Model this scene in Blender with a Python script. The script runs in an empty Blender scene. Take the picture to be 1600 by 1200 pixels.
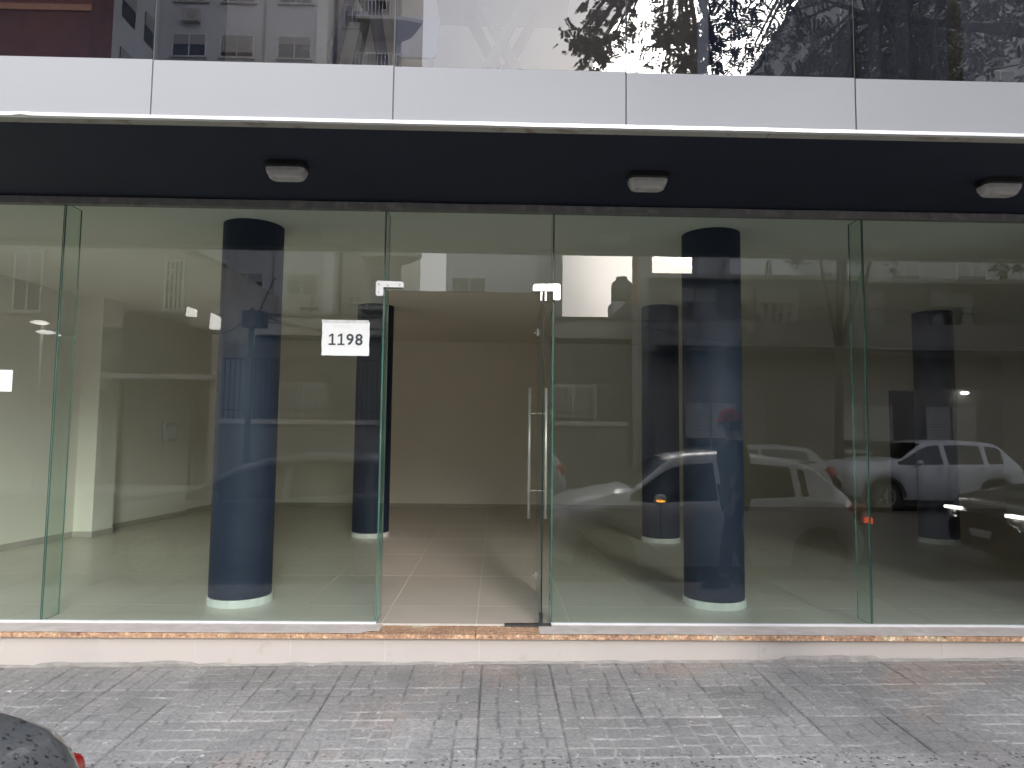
import bpy, math, random
from mathutils import Vector, Matrix, noise
random.seed(7)
S = bpy.context.scene
COL = S.collection
R = math.radians
pi = math.pi

# ------------------------------------------------------------------ camera
CAM_Y, CAM_Z = -4.75, 1.285
yaw, pitch, roll = 0.0226, 0.0726, 0.0113
fw = Vector((math.sin(yaw)*math.cos(pitch), math.cos(yaw)*math.cos(pitch), math.sin(pitch)))
rt = Vector((math.cos(yaw), -math.sin(yaw), 0.0))
up = rt.cross(fw)
rt2 = rt*math.cos(roll) + up*math.sin(roll)
up2 = up*math.cos(roll) - rt*math.sin(roll)
cam_data = bpy.data.cameras.new('camera')
cam_data.sensor_width = 36.0
cam_data.lens = 1073.86/1600*36.0
cam_data.clip_start = 0.05
cam_data.clip_end = 2000
cam = bpy.data.objects.new('camera', cam_data)
COL.objects.link(cam)
M4 = Matrix((( rt2.x, up2.x, -fw.x, 0.0), (rt2.y, up2.y, -fw.y, CAM_Y), (rt2.z, up2.z, -fw.z, CAM_Z), (0, 0, 0, 1)))
cam.matrix_world = M4
S.camera = cam

# ------------------------------------------------------------------ sky, sun, exposure
SUN_EL, SUN_AZ = 24, 161          # behind the clouds, over the houses across the street
w = bpy.data.worlds.new('World'); S.world = w; w.use_nodes = True
nt = w.node_tree; nt.nodes.clear()
out = nt.nodes.new('ShaderNodeOutputWorld'); bg = nt.nodes.new('ShaderNodeBackground')
sky = nt.nodes.new('ShaderNodeTexSky'); sky.sky_type = 'NISHITA'; sky.sun_disc = False
sky.sun_elevation = R(SUN_EL); sky.sun_rotation = R(SUN_AZ)
sky.air_density = 1.5; sky.dust_density = 4.0
mix = nt.nodes.new('ShaderNodeMix'); mix.data_type = 'RGBA'; mix.inputs[0].default_value = 0.86
tc = nt.nodes.new('ShaderNodeTexCoord'); nz = nt.nodes.new('ShaderNodeTexNoise')
nz.inputs['Scale'].default_value = 1.6; nz.inputs['Detail'].default_value = 4
cr = nt.nodes.new('ShaderNodeValToRGB')
cr.color_ramp.elements[0].position = .34; cr.color_ramp.elements[0].color = (7.4, 7.7, 8.8, 1)
cr.color_ramp.elements[1].position = .66; cr.color_ramp.elements[1].color = (11.6, 11.8, 12.6, 1)
nt.links.new(tc.outputs['Generated'], nz.inputs['Vector']); nt.links.new(nz.outputs['Fac'], cr.inputs[0])
nt.links.new(sky.outputs[0], mix.inputs[6]); nt.links.new(cr.outputs[0], mix.inputs[7])
# the cloud is brighter around the hidden sun
dn = nt.nodes.new('ShaderNodeVectorMath'); dn.operation = 'DOT_PRODUCT'
nm = nt.nodes.new('ShaderNodeVectorMath'); nm.operation = 'NORMALIZE'; nt.links.new(tc.outputs['Generated'], nm.inputs[0])
gd = Vector((math.sin(R(SUN_AZ))*math.cos(R(SUN_EL-9)), math.cos(R(SUN_AZ))*math.cos(R(SUN_EL-9)), math.sin(R(SUN_EL-9))))
dn.inputs[1].default_value = gd; nt.links.new(nm.outputs[0], dn.inputs[0])
gm_ = nt.nodes.new('ShaderNodeMapRange'); gm_.interpolation_type = 'SMOOTHERSTEP'
gm_.inputs['From Min'].default_value = .968; gm_.inputs['From Max'].default_value = .995; gm_.inputs['To Min'].default_value = 1.0; gm_.inputs['To Max'].default_value = 2.3
nt.links.new(dn.outputs['Value'], gm_.inputs['Value'])
gs_ = nt.nodes.new('ShaderNodeVectorMath'); gs_.operation = 'SCALE'; nt.links.new(mix.outputs[2], gs_.inputs[0]); nt.links.new(gm_.outputs[0], gs_.inputs['Scale'])
nt.links.new(gs_.outputs[0], bg.inputs[0]); bg.inputs[1].default_value = 0.15
nt.links.new(bg.outputs[0], out.inputs[0])
sd = bpy.data.lights.new('sun', 'SUN'); sd.energy = 1.5; sd.angle = R(22); sd.color = (1, .97, .93)
sun = bpy.data.objects.new('sun', sd); COL.objects.link(sun)
az = R(SUN_AZ)
sdir = Vector((math.sin(az)*math.cos(R(SUN_EL)), math.cos(az)*math.cos(R(SUN_EL)), math.sin(R(SUN_EL))))
sun.rotation_euler = sdir.to_track_quat('Z', 'Y').to_euler()
sun.location = (0, -6, 12)
S.view_settings.view_transform = 'Standard'; S.view_settings.look = 'None'
S.view_settings.gamma = 1; S.view_settings.use_curve_mapping = False
S.view_settings.exposure = 1.3
S.render.engine = 'CYCLES'
S.cycles.max_bounces = 12; S.cycles.diffuse_bounces = 8; S.cycles.glossy_bounces = 5
S.cycles.transparent_max_bounces = 24; S.cycles.transmission_bounces = 4
S.cycles.use_denoising = True
S.cycles.caustics_reflective = False; S.cycles.caustics_refractive = False
S.cycles.sample_clamp_indirect = 6

# ------------------------------------------------------------------ materials
def lk(t, a, b): t.links.new(a, b)
def mat(name, col, rough=.7, var=.12, scale=4, bump=0, bscale=40, spec=.5, metal=0, coat=0, col2=None, objvar=0, stain=None, detail=5, vec=None):
    m = bpy.data.materials.new(name); m.use_nodes = True; t = m.node_tree
    p = t.nodes['Principled BSDF']
    p.inputs['Roughness'].default_value = rough; p.inputs['Metallic'].default_value = metal
    p.inputs['Specular IOR Level'].default_value = spec; p.inputs['Coat Weight'].default_value = coat
    p.inputs['Coat Roughness'].default_value = .04
    tc = t.nodes.new('ShaderNodeTexCoord'); vo = tc.outputs['Object']
    if vec:
        mp = t.nodes.new('ShaderNodeMapping'); mp.inputs['Scale'].default_value = vec; lk(t, vo, mp.inputs[0]); vo = mp.outputs[0]
    n = t.nodes.new('ShaderNodeTexNoise'); n.inputs['Scale'].default_value = scale; n.inputs['Detail'].default_value = detail
    lk(t, vo, n.inputs['Vector'])
    r = t.nodes.new('ShaderNodeValToRGB'); r.color_ramp.elements[0].position = .3; r.color_ramp.elements[1].position = .7
    c2 = col2 or tuple(min(1, c*(1+var)) for c in col)
    c1 = col if col2 else tuple(c*(1-var) for c in col)
    r.color_ramp.elements[0].color = (*c1, 1); r.color_ramp.elements[1].color = (*c2, 1)
    lk(t, n.outputs['Fac'], r.inputs[0]); co = r.outputs[0]
    if objvar:
        oi = t.nodes.new('ShaderNodeObjectInfo'); mr = t.nodes.new('ShaderNodeMapRange')
        mr.inputs['To Min'].default_value = 1-objvar; mr.inputs['To Max'].default_value = 1+objvar
        lk(t, oi.outputs['Random'], mr.inputs['Value'])
        mx = t.nodes.new('ShaderNodeVectorMath'); mx.operation = 'SCALE'
        lk(t, co, mx.inputs[0]); lk(t, mr.outputs[0], mx.inputs['Scale']); co = mx.outputs[0]
    if stain:
        sc, lo, hi, scol = stain
        n2 = t.nodes.new('ShaderNodeTexNoise'); n2.inputs['Scale'].default_value = sc; n2.inputs['Detail'].default_value = 6
        lk(t, tc.outputs['Object'], n2.inputs['Vector'])
        mr = t.nodes.new('ShaderNodeMapRange'); mr.inputs['From Min'].default_value = lo; mr.inputs['From Max'].default_value = hi
        lk(t, n2.outputs['Fac'], mr.inputs['Value'])
        mx = t.nodes.new('ShaderNodeMix'); mx.data_type = 'RGBA'; mx.inputs[7].default_value = (*scol, 1)
        lk(t, mr.outputs[0], mx.inputs[0]); lk(t, co, mx.inputs[6]); co = mx.outputs[2]
    lk(t, co, p.inputs['Base Color'])
    if bump:
        nb = t.nodes.new('ShaderNodeTexNoise'); nb.inputs['Scale'].default_value = bscale; nb.inputs['Detail'].default_value = 6
        lk(t, vo, nb.inputs['Vector'])
        b = t.nodes.new('ShaderNodeBump'); b.inputs['Strength'].default_value = bump; b.inputs['Distance'].default_value = .01
        lk(t, nb.outputs['Fac'], b.inputs['Height']); lk(t, b.outputs[0], p.inputs['Normal'])
    return m

def glass_mat(name, r0, tint, wave=.0, wscale=1.2, dirt=0.0):
    m = bpy.data.materials.new(name); m.use_nodes = True; t = m.node_tree; t.nodes.clear()
    o = t.nodes.new('ShaderNodeOutputMaterial'); tr = t.nodes.new('ShaderNodeBsdfTransparent'); tr.inputs[0].default_value = (*tint, 1)
    g = t.nodes.new('ShaderNodeBsdfGlossy'); g.inputs['Roughness'].default_value = 0.0; g.inputs[0].default_value = (1, 1, 1, 1)
    lw = t.nodes.new('ShaderNodeLayerWeight'); lw.inputs['Blend'].default_value = .5
    pw = t.nodes.new('ShaderNodeMath'); pw.operation = 'POWER'; pw.inputs[1].default_value = 5
    ma = t.nodes.new('ShaderNodeMath'); ma.operation = 'MULTIPLY_ADD'; ma.inputs[1].default_value = 1-r0; ma.inputs[2].default_value = r0
    mx = t.nodes.new('ShaderNodeMixShader')
    lk(t, lw.outputs['Facing'], pw.inputs[0]); lk(t, pw.outputs[0], ma.inputs[0]); lk(t, ma.outputs[0], mx.inputs[0])
    lk(t, tr.outputs[0], mx.inputs[1]); lk(t, g.outputs[0], mx.inputs[2])
    sh = mx.outputs[0]
    tc = t.nodes.new('ShaderNodeTexCoord')
    if wave:
        n = t.nodes.new('ShaderNodeTexNoise'); n.inputs['Scale'].default_value = wscale; n.inputs['Detail'].default_value = 0
        lk(t, tc.outputs['Object'], n.inputs['Vector'])
        b = t.nodes.new('ShaderNodeBump'); b.inputs['Strength'].default_value = 1; b.inputs['Distance'].default_value = wave
        lk(t, n.outputs['Fac'], b.inputs['Height']); lk(t, b.outputs[0], g.inputs['Normal'])
    if dirt:
        n = t.nodes.new('ShaderNodeTexNoise'); n.inputs['Scale'].default_value = 2.2; n.inputs['Detail'].default_value = 8; n.inputs['Roughness'].default_value = .7
        lk(t, tc.outputs['Object'], n.inputs['Vector'])
        mr = t.nodes.new('ShaderNodeMapRange'); mr.inputs['From Min'].default_value = .4; mr.inputs['From Max'].default_value = .8
        mr.inputs['To Max'].default_value = dirt; lk(t, n.outputs['Fac'], mr.inputs['Value'])
        df = t.nodes.new('ShaderNodeBsdfDiffuse'); df.inputs[0].default_value = (.55, .52, .47, 1)
        m2 = t.nodes.new('ShaderNodeMixShader'); lk(t, mr.outputs[0], m2.inputs[0]); lk(t, sh, m2.inputs[1]); lk(t, df.outputs[0], m2.inputs[2]); sh = m2.outputs[0]
    lk(t, sh, o.inputs[0])
    return m

def clear_mat():
    m = bpy.data.materials.new('clear_back'); m.use_nodes = True; t = m.node_tree; t.nodes.clear()
    o = t.nodes.new('ShaderNodeOutputMaterial'); tr = t.nodes.new('ShaderNodeBsdfTransparent'); lk(t, tr.outputs[0], o.inputs[0]); return m

def emit_mat(name, col, st):
    m = bpy.data.materials.new(name); m.use_nodes = True; p = m.node_tree.nodes['Principled BSDF']
    p.inputs['Base Color'].default_value = (*col, 1); p.inputs['Emission Color'].default_value = (*col, 1); p.inputs['Emission Strength'].default_value = st
    return m

M = {}
M['glass'] = glass_mat('shop_glass', .076, (.80, .905, .865), wave=.0005, wscale=.9, dirt=.015)
M['fin_glass'] = glass_mat('fin_glass', .05, (.90, .96, .93))
M['leaf_glass'] = glass_mat('door_leaf_glass', .03, (.80, .86, .82))
M['up_glass'] = glass_mat('upper_glass', .115, (.53, .56, .65), wave=.0006, wscale=.7)
M['clear'] = clear_mat()
M['edge'] = mat('glass_edge', (.045, .13, .105), .15, .2, 3, col2=(.12, .25, .21))
M['edge_dark'] = mat('glass_edge_dark', (.012, .03, .026), .2, .2, 3)
M['white_panel'] = mat('painted_glass_white', (.315, .324, .348), .5, .015, 1.2, spec=.15)
M['joint'] = mat('joint_sealant', (.10, .10, .11), .6)
M['steel'] = mat('brushed_steel', (.66, .64, .60), .40, .05, 30, metal=.55, bump=.02, bscale=200)
M['dark_steel'] = mat('worn_dark_steel', (.10, .10, .10), .35, .3, 40, metal=.6)
M['satin'] = mat('satin_metal', (.86, .86, .88), .3, .05, 12, metal=.85)
M['alu'] = mat('bright_aluminium', (.88, .88, .9), .35, .04, 6, metal=.25)
M['profile'] = mat('grey_profile', (.24, .23, .215), .6, .15, 9, stain=(12, .55, .7, (.36, .34, .31)))
M['sealant'] = mat('white_sill_profile', (.74, .74, .76), .5, .04, 10)
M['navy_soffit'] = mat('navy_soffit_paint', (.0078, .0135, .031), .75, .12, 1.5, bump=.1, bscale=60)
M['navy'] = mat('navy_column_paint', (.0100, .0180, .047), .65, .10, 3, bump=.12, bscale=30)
M['plaster'] = mat('interior_plaster', (.86, .80, .725), .85, .02, 1.2, bump=.05, bscale=20)
M['ceil'] = mat('interior_ceiling', (.83, .79, .72), .9, .02, 1.0)
M['tile_in'] = mat('porcelain_tile', (.54, .48, .415), .30, .04, 1.5, spec=.5, objvar=.03)
M['grout_in'] = mat('light_grout', (.80, .77, .71), .8, .05, 5)
M['skirt'] = mat('skirting_tile', (.47, .42, .37), .35, .05, 4)
M['base_tile'] = mat('column_base_tile', (.74, .73, .70), .4, .06, 8, objvar=.06)
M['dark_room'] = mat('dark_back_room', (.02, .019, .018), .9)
M['riser'] = mat('cream_riser_tile', (.575, .53, .49), .45, .025, 3, objvar=.015, stain=(7, .64, .78, (.46, .40, .36)))
M['cement'] = mat('cement_fillet', (.30, .285, .265), .9, .2, 14, bump=.4, bscale=60)
M['dusty'] = mat('dusty_cement_top', (.56, .51, .475), .85, .12, 12, stain=(5, .5, .68, (.52, .47, .43)), bump=.1)
M['white_door'] = mat('offwhite_paint', (.72, .72, .70), .6)
M['black'] = mat('black_plastic', (.012, .011, .011), .5)
M['diffuser'] = mat('frosted_diffuser', (.42, .41, .38), .3, .18, 18, col2=(.62, .60, .55))
M['paper'] = mat('laminated_paper', (.80, .84, .85), .35, .02, 6, bump=.5, bscale=14)
M['ink'] = mat('grey_ink', (.035, .045, .06), .6)
M['tape'] = mat('clear_tape', (.62, .66, .66), .25, .15, 30)
M['asphalt'] = mat('asphalt', (.050, .050, .052), .85, .25, 60, bump=.5, bscale=120, stain=(1.2, .5, .7, (.075, .073, .07)))
M['kerb'] = mat('kerb_granite', (.30, .29, .28), .8, .2, 40, bump=.2)
M['sub'] = mat('tile_bed', (.14, .135, .13), .9, .2, 10)

def granite_mat():
    m = bpy.data.materials.new('orange_granite'); m.use_nodes = True; t = m.node_tree; p = t.nodes['Principled BSDF']
    tc = t.nodes.new('ShaderNodeTexCoord'); oi = t.nodes.new('ShaderNodeObjectInfo')
    ad = t.nodes.new('ShaderNodeVectorMath'); ad.operation = 'MULTIPLY_ADD'; ad.inputs[1].default_value = (1, 1, 1)
    sc = t.nodes.new('ShaderNodeVectorMath'); sc.operation = 'SCALE'; sc.inputs[0].default_value = (17, 5, 3)
    lk(t, oi.outputs['Random'], sc.inputs['Scale']); lk(t, tc.outputs['Object'], ad.inputs[0]); lk(t, sc.outputs[0], ad.inputs[2])
    n = t.nodes.new('ShaderNodeTexNoise'); n.inputs['Scale'].default_value = 4.5; n.inputs['Detail'].default_value = 5
    v = t.nodes.new('ShaderNodeTexNoise'); v.inputs['Scale'].default_value = 42; v.inputs['Detail'].default_value = 4; v.inputs['Roughness'].default_value = .7
    lk(t, ad.outputs[0], n.inputs[0]); lk(t, ad.outputs[0], v.inputs[0])
    r = t.nodes.new('ShaderNodeValToRGB'); e = r.color_ramp.elements
    e[0].position = .36; e[0].color = (.45, .28, .19, 1); e[1].position = .66; e[1].color = (.66, .55, .40, 1)
    a = e.new(.52); a.color = (.62, .40, .26, 1)
    lk(t, n.outputs['Fac'], r.inputs[0])
    r2 = t.nodes.new('ShaderNodeValToRGB'); e = r2.color_ramp.elements
    e[0].position = .33; e[0].color = (.22, .17, .14, 1); e[1].position = .62; e[1].color = (1.7, 1.7, 1.65, 1)
    a = e.new(.43); a.color = (.8, .78, .75, 1); a = e.new(.56); a.color = (1.0, .98, .95, 1)
    lk(t, v.outputs['Fac'], r2.inputs[0])
    mx = t.nodes.new('ShaderNodeMix'); mx.data_type = 'RGBA'; mx.blend_type = 'MULTIPLY'; mx.inputs[0].default_value = 1
    lk(t, r.outputs[0], mx.inputs[6]); lk(t, r2.outputs[0], mx.inputs[7]); lk(t, mx.outputs[2], p.inputs['Base Color'])
    p.inputs['Roughness'].default_value = .4
    return m
M['granite'] = granite_mat()

def paver_mat():
    m = bpy.data.materials.new('grey_paving_tile'); m.use_nodes = True; t = m.node_tree; p = t.nodes['Principled BSDF']
    geo = t.nodes.new('ShaderNodeNewGeometry'); oi = t.nodes.new('ShaderNodeObjectInfo')
    pos = geo.outputs['Position']
    def noi(s, d, ro=.5):
        n = t.nodes.new('ShaderNodeTexNoise'); n.inputs['Scale'].default_value = s; n.inputs['Detail'].default_value = d; n.inputs['Roughness'].default_value = ro
        lk(t, pos, n.inputs['Vector']); return n.outputs['Fac']
    def ramp(f, pts):
        r = t.nodes.new('ShaderNodeValToRGB'); e = r.color_ramp.elements
        e[0].position, e[0].color = pts[0][0], (*pts[0][1], 1); e[1].position, e[1].color = pts[-1][0], (*pts[-1][1], 1)
        for q, c in pts[1:-1]: x = e.new(q); x.color = (*c, 1)
        lk(t, f, r.inputs[0]); return r.outputs[0]
    def mixc(f, a, b, bt='MIX'):
        x = t.nodes.new('ShaderNodeMix'); x.data_type = 'RGBA'; x.blend_type = bt
        if isinstance(f, (int, float)): x.inputs[0].default_value = f
        else: lk(t, f, x.inputs[0])
        lk(t, a, x.inputs[6]) if hasattr(a, 'node') else setattr(x.inputs[6], 'default_value', (*a, 1))
        lk(t, b, x.inputs[7]) if hasattr(b, 'node') else setattr(x.inputs[7], 'default_value', (*b, 1))
        return x.outputs[2]
    base = ramp(noi(3.2, 7, .62), [(.30, (.208, .205, .200)), (.5, (.244, .238, .230)), (.70, (.282, .272, .260))])
    fine = ramp(noi(55, 5, .7), [(.32, (.70, .70, .70)), (.5, (1, 1, 1)), (.68, (1.28, 1.27, 1.25))])
    c = mixc(1, base, fine, 'MULTIPLY')
    # a warmer cast on some patches
    pk = ramp(noi(1.1, 3), [(.54, (0, 0, 0)), (.66, (1, 1, 1))])
    c = mixc(1, c, mixc(pk, (1, 1, 1), (1.18, 1.02, .93)), 'MULTIPLY')
    ov = t.nodes.new('ShaderNodeMapRange'); ov.inputs['To Min'].default_value = .88; ov.inputs['To Max'].default_value = 1.12
    lk(t, oi.outputs['Random'], ov.inputs['Value'])
    s = t.nodes.new('ShaderNodeVectorMath'); s.operation = 'SCALE'; lk(t, c, s.inputs[0]); lk(t, ov.outputs[0], s.inputs['Scale']); c = s.outputs[0]
    # pale dust caught in some of the pressed grooves, dark dirt in others
    at = t.nodes.new('ShaderNodeAttribute'); at.attribute_name = 'groove'
    gs = ramp(noi(1.9, 3), [(.42, (.05, .05, .052)), (.49, (.12, .12, .118)), (.57, (.45, .44, .42))])
    gm = t.nodes.new('ShaderNodeMath'); gm.operation = 'MULTIPLY'; gm.inputs[1].default_value = .7
    gn = ramp(noi(9, 4), [(.36, (.1, .1, .1)), (.56, (1, 1, 1))])
    sx = t.nodes.new('ShaderNodeMath'); sx.operation = 'MULTIPLY'; lk(t, at.outputs['Fac'], sx.inputs[0]); lk(t, gn, sx.inputs[1])
    lk(t, sx.outputs[0], gm.inputs[0]); c = mixc(gm.outputs[0], c, gs)
    # worn aggregate: dark pits nearer the kerb, pale chips of mortar
    v = t.nodes.new('ShaderNodeTexVoronoi'); v.inputs['Scale'].default_value = 34; v.inputs['Randomness'].default_value = 1; lk(t, pos, v.inputs['Vector'])
    lt = t.nodes.new('ShaderNodeMath'); lt.operation = 'LESS_THAN'; lt.inputs[1].default_value = .30; lk(t, v.outputs['Distance'], lt.inputs[0])
    sp = t.nodes.new('ShaderNodeSeparateColor'); lk(t, v.outputs['Color'], sp.inputs[0])
    g2 = t.nodes.new('ShaderNodeMath'); g2.operation = 'GREATER_THAN'; g2.inputs[1].default_value = .45; lk(t, sp.outputs[0], g2.inputs[0])
    sxyz = t.nodes.new('ShaderNodeSeparateXYZ'); lk(t, pos, sxyz.inputs[0])
    mr = t.nodes.new('ShaderNodeMapRange'); mr.inputs['From Min'].default_value = -1.38; mr.inputs['From Max'].default_value = -1.50; lk(t, sxyz.outputs['Y'], mr.inputs['Value'])
    a1 = t.nodes.new('ShaderNodeMath'); a1.operation = 'MULTIPLY'; lk(t, lt.outputs[0], a1.inputs[0]); lk(t, g2.outputs[0], a1.inputs[1])
    a2 = t.nodes.new('ShaderNodeMath'); a2.operation = 'MULTIPLY'; lk(t, a1.outputs[0], a2.inputs[0]); lk(t, mr.outputs[0], a2.inputs[1])
    a3 = t.nodes.new('ShaderNodeMath'); a3.operation = 'MULTIPLY'; a3.inputs[1].default_value = .85; lk(t, a2.outputs[0], a3.inputs[0])
    c = mixc(a3.outputs[0], c, (.035, .035, .035))
    ch = ramp(noi(24, 3), [(.69, (0, 0, 0)), (.72, (1, 1, 1))]); c = mixc(ch, c, (.50, .49, .46))
    lk(t, c, p.inputs['Base Color']); p.inputs['Roughness'].default_value = .8
    b = t.nodes.new('ShaderNodeBump'); b.inputs['Strength'].default_value = .55; b.inputs['Distance'].default_value = .004
    lk(t, noi(45, 7, .7), b.inputs['Height']); lk(t, b.outputs[0], p.inputs['Normal'])
    return m
M['paver'] = paver_mat()

# ------------------------------------------------------------------ mesh helpers
class MB:
    def __init__(s): s.v = []; s.f = []; s.m = []
    def add(s, vs, fs, mi=0):
        o = len(s.v); s.v += [tuple(q) for q in vs]
        for f in fs: s.f.append([i+o for i in f]); s.m.append(mi)
        return s
    def box(s, x0, x1, y0, y1, z0, z1, mi=0, mis=None):
        # faces: -z +z -y +x +y -x
        vs = [(x0,y0,z0),(x1,y0,z0),(x1,y1,z0),(x0,y1,z0),(x0,y0,z1),(x1,y0,z1),(x1,y1,z1),(x0,y1,z1)]
        fs = [(0,3,2,1),(4,5,6,7),(0,1,5,4),(1,2,6,5),(2,3,7,6),(3,0,4,7)]
        for i, f in enumerate(fs): s.add(vs, [f], mis[i] if mis else mi)
        return s
    def prism(s, poly, axis, a, b, mi=0):
        # poly: 2D list; axis 'y': (x,z) extruded in y; 'x': (y,z); 'z': (x,y)
        def P(q, t):
            return (q[0], t, q[1]) if axis == 'y' else (t, q[0], q[1]) if axis == 'x' else (q[0], q[1], t)
        n = len(poly); vs = [P(q, a) for q in poly]+[P(q, b) for q in poly]
        fs = [tuple(range(n)), tuple(range(2*n-1, n-1, -1))]+[(i, i+n, (i+1) % n+n, (i+1) % n) for i in range(n)]
        return s.add(vs, fs, mi)
    def tube(s, pts, r, n=8, mi=0, caps=True):
        pts = [Vector(p) for p in pts]; rs = r if isinstance(r, (list, tuple)) else [r]*len(pts)
        vs = []; fs = []; prev = None
        for i, p in enumerate(pts):
            d = (pts[min(i+1, len(pts)-1)]-pts[max(i-1, 0)]).normalized()
            if prev is None:
                a = d.orthogonal().normalized()
            else:
                a = (prev-d*prev.dot(d)).normalized()
            prev = a; b = d.cross(a)
            for k in range(n):
                t = 2*pi*k/n; vs.append(p+(a*math.cos(t)+b*math.sin(t))*rs[i])
        for i in range(len(pts)-1):
            for k in range(n):
                fs.append((i*n+k, i*n+(k+1) % n, (i+1)*n+(k+1) % n, (i+1)*n+k))
        if caps: fs += [tuple(range(n-1, -1, -1)), tuple(range((len(pts)-1)*n, len(pts)*n))]
        return s.add(vs, fs, mi)
    def lathe(s, prof, c=(0,0,0), n=24, axis='z', a0=0, a1=2*pi, mi=0):
        vs = []; fs = []; full = abs(a1-a0-2*pi) < 1e-6; m = n if full else n+1
        for (r, h) in prof:
            for k in range(m):
                t = a0+(a1-a0)*k/n; x, y = r*math.cos(t), r*math.sin(t)
                q = (x, y, h) if axis == 'z' else (x, h, y) if axis == 'y' else (h, x, y)
                vs.append((q[0]+c[0], q[1]+c[1], q[2]+c[2]))
        for i in range(len(prof)-1):
            for k in range(n):
                fs.append((i*m+k, i*m+(k+1) % m, (i+1)*m+(k+1) % m, (i+1)*m+k))
        return s.add(vs, fs, mi)
    def mesh(s, name, mats, smooth=False, off=None):
        me = bpy.data.meshes.new(name)
        v = s.v if off is None else [(a-off[0], b-off[1], c-off[2]) for a, b, c in s.v]
        me.from_pydata(v, [], s.f)
        for mm in (mats if isinstance(mats, (list, tuple)) else [mats]): me.materials.append(mm)
        me.polygons.foreach_set('material_index', s.m)
        if smooth: me.polygons.foreach_set('use_smooth', [True]*len(s.f))
        me.update(); return me
def part(name, mb, mats, parent=None, smooth=False, label=None, world=True):
    off = None
    if parent is not None and world:
        off = Vector((0, 0, 0)); q = parent
        while q is not None: off += q.location; q = q.parent
    me = mb if isinstance(mb, bpy.types.Mesh) else mb.mesh(name, mats, smooth, off)
    o = bpy.data.objects.new(name, me); COL.objects.link(o)
    if parent is not None: o.parent = parent
    if label: o['label'] = label
    return o
def tag(o, label=None, cat=None, group=None, kind=None):
    if label: o['label'] = label
    if cat: o['category'] = cat
    if group: o['group'] = group
    if kind: o['kind'] = kind
    return o
def thing(name, loc, label, cat, group=None, rz=0):
    o = bpy.data.objects.new(name, None); COL.objects.link(o); o.location = loc; o.rotation_euler = (0, 0, rz)
    o.empty_display_size = .2
    return tag(o, label, cat, group)
def struct(name, mb, m, smooth=False): return tag(part(name, mb, m, None, smooth), kind='structure')
def copy_tree(o, parent=None):
    c = o.copy(); COL.objects.link(c); c.parent = parent
    for ch in list(o.children): copy_tree(ch, c)
    return c
def bevel(o, wd, seg=2):
    b = o.modifiers.new('bevel', 'BEVEL'); b.width = wd; b.segments = seg; b.limit_method = 'ANGLE'; return o

# ------------------------------------------------------------------ ground
def sw(x, y): return -.192+.0105*max(-6, min(8, x))+.012*(y+.2)       # the pavement falls towards the kerb and the left
ROAD = -.44
mb = MB(); mb.box(-300, 300, -300, 120, ROAD-.3, ROAD); struct('road', mb, M['asphalt'])
mb = MB(); n = 40
xs = [-20+40*i/n for i in range(n+1)]
vs = []
for x in xs: vs += [(x, -2.06, sw(x, -2.06)-.022), (x, -.0, sw(x, 0)-.022), (x, -2.06, ROAD-.05), (x, 0, ROAD-.05)]
fs = []
for i in range(n):
    a = i*4; b = a+4; fs += [(a, b, b+1, a+1), (a, a+2, b+2, b)]
mb.add(vs, fs); side = struct('sidewalk', mb, M['sub'])
mb = MB(); vs = []
for x in xs: vs += [(x, -2.062, sw(x, -2.06)-.004), (x, -2.33, sw(x, -2.33)-.004), (x, -2.345, ROAD-.02), (x, -2.062, ROAD-.02)]
mb.add(vs, [(i*4+k, i*4+(k+1), i*4+4+k+1, i*4+4+k) for i in range(n) for k in range(3)])
tag(part('kerb', mb, M['kerb']), kind='structure')

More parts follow.
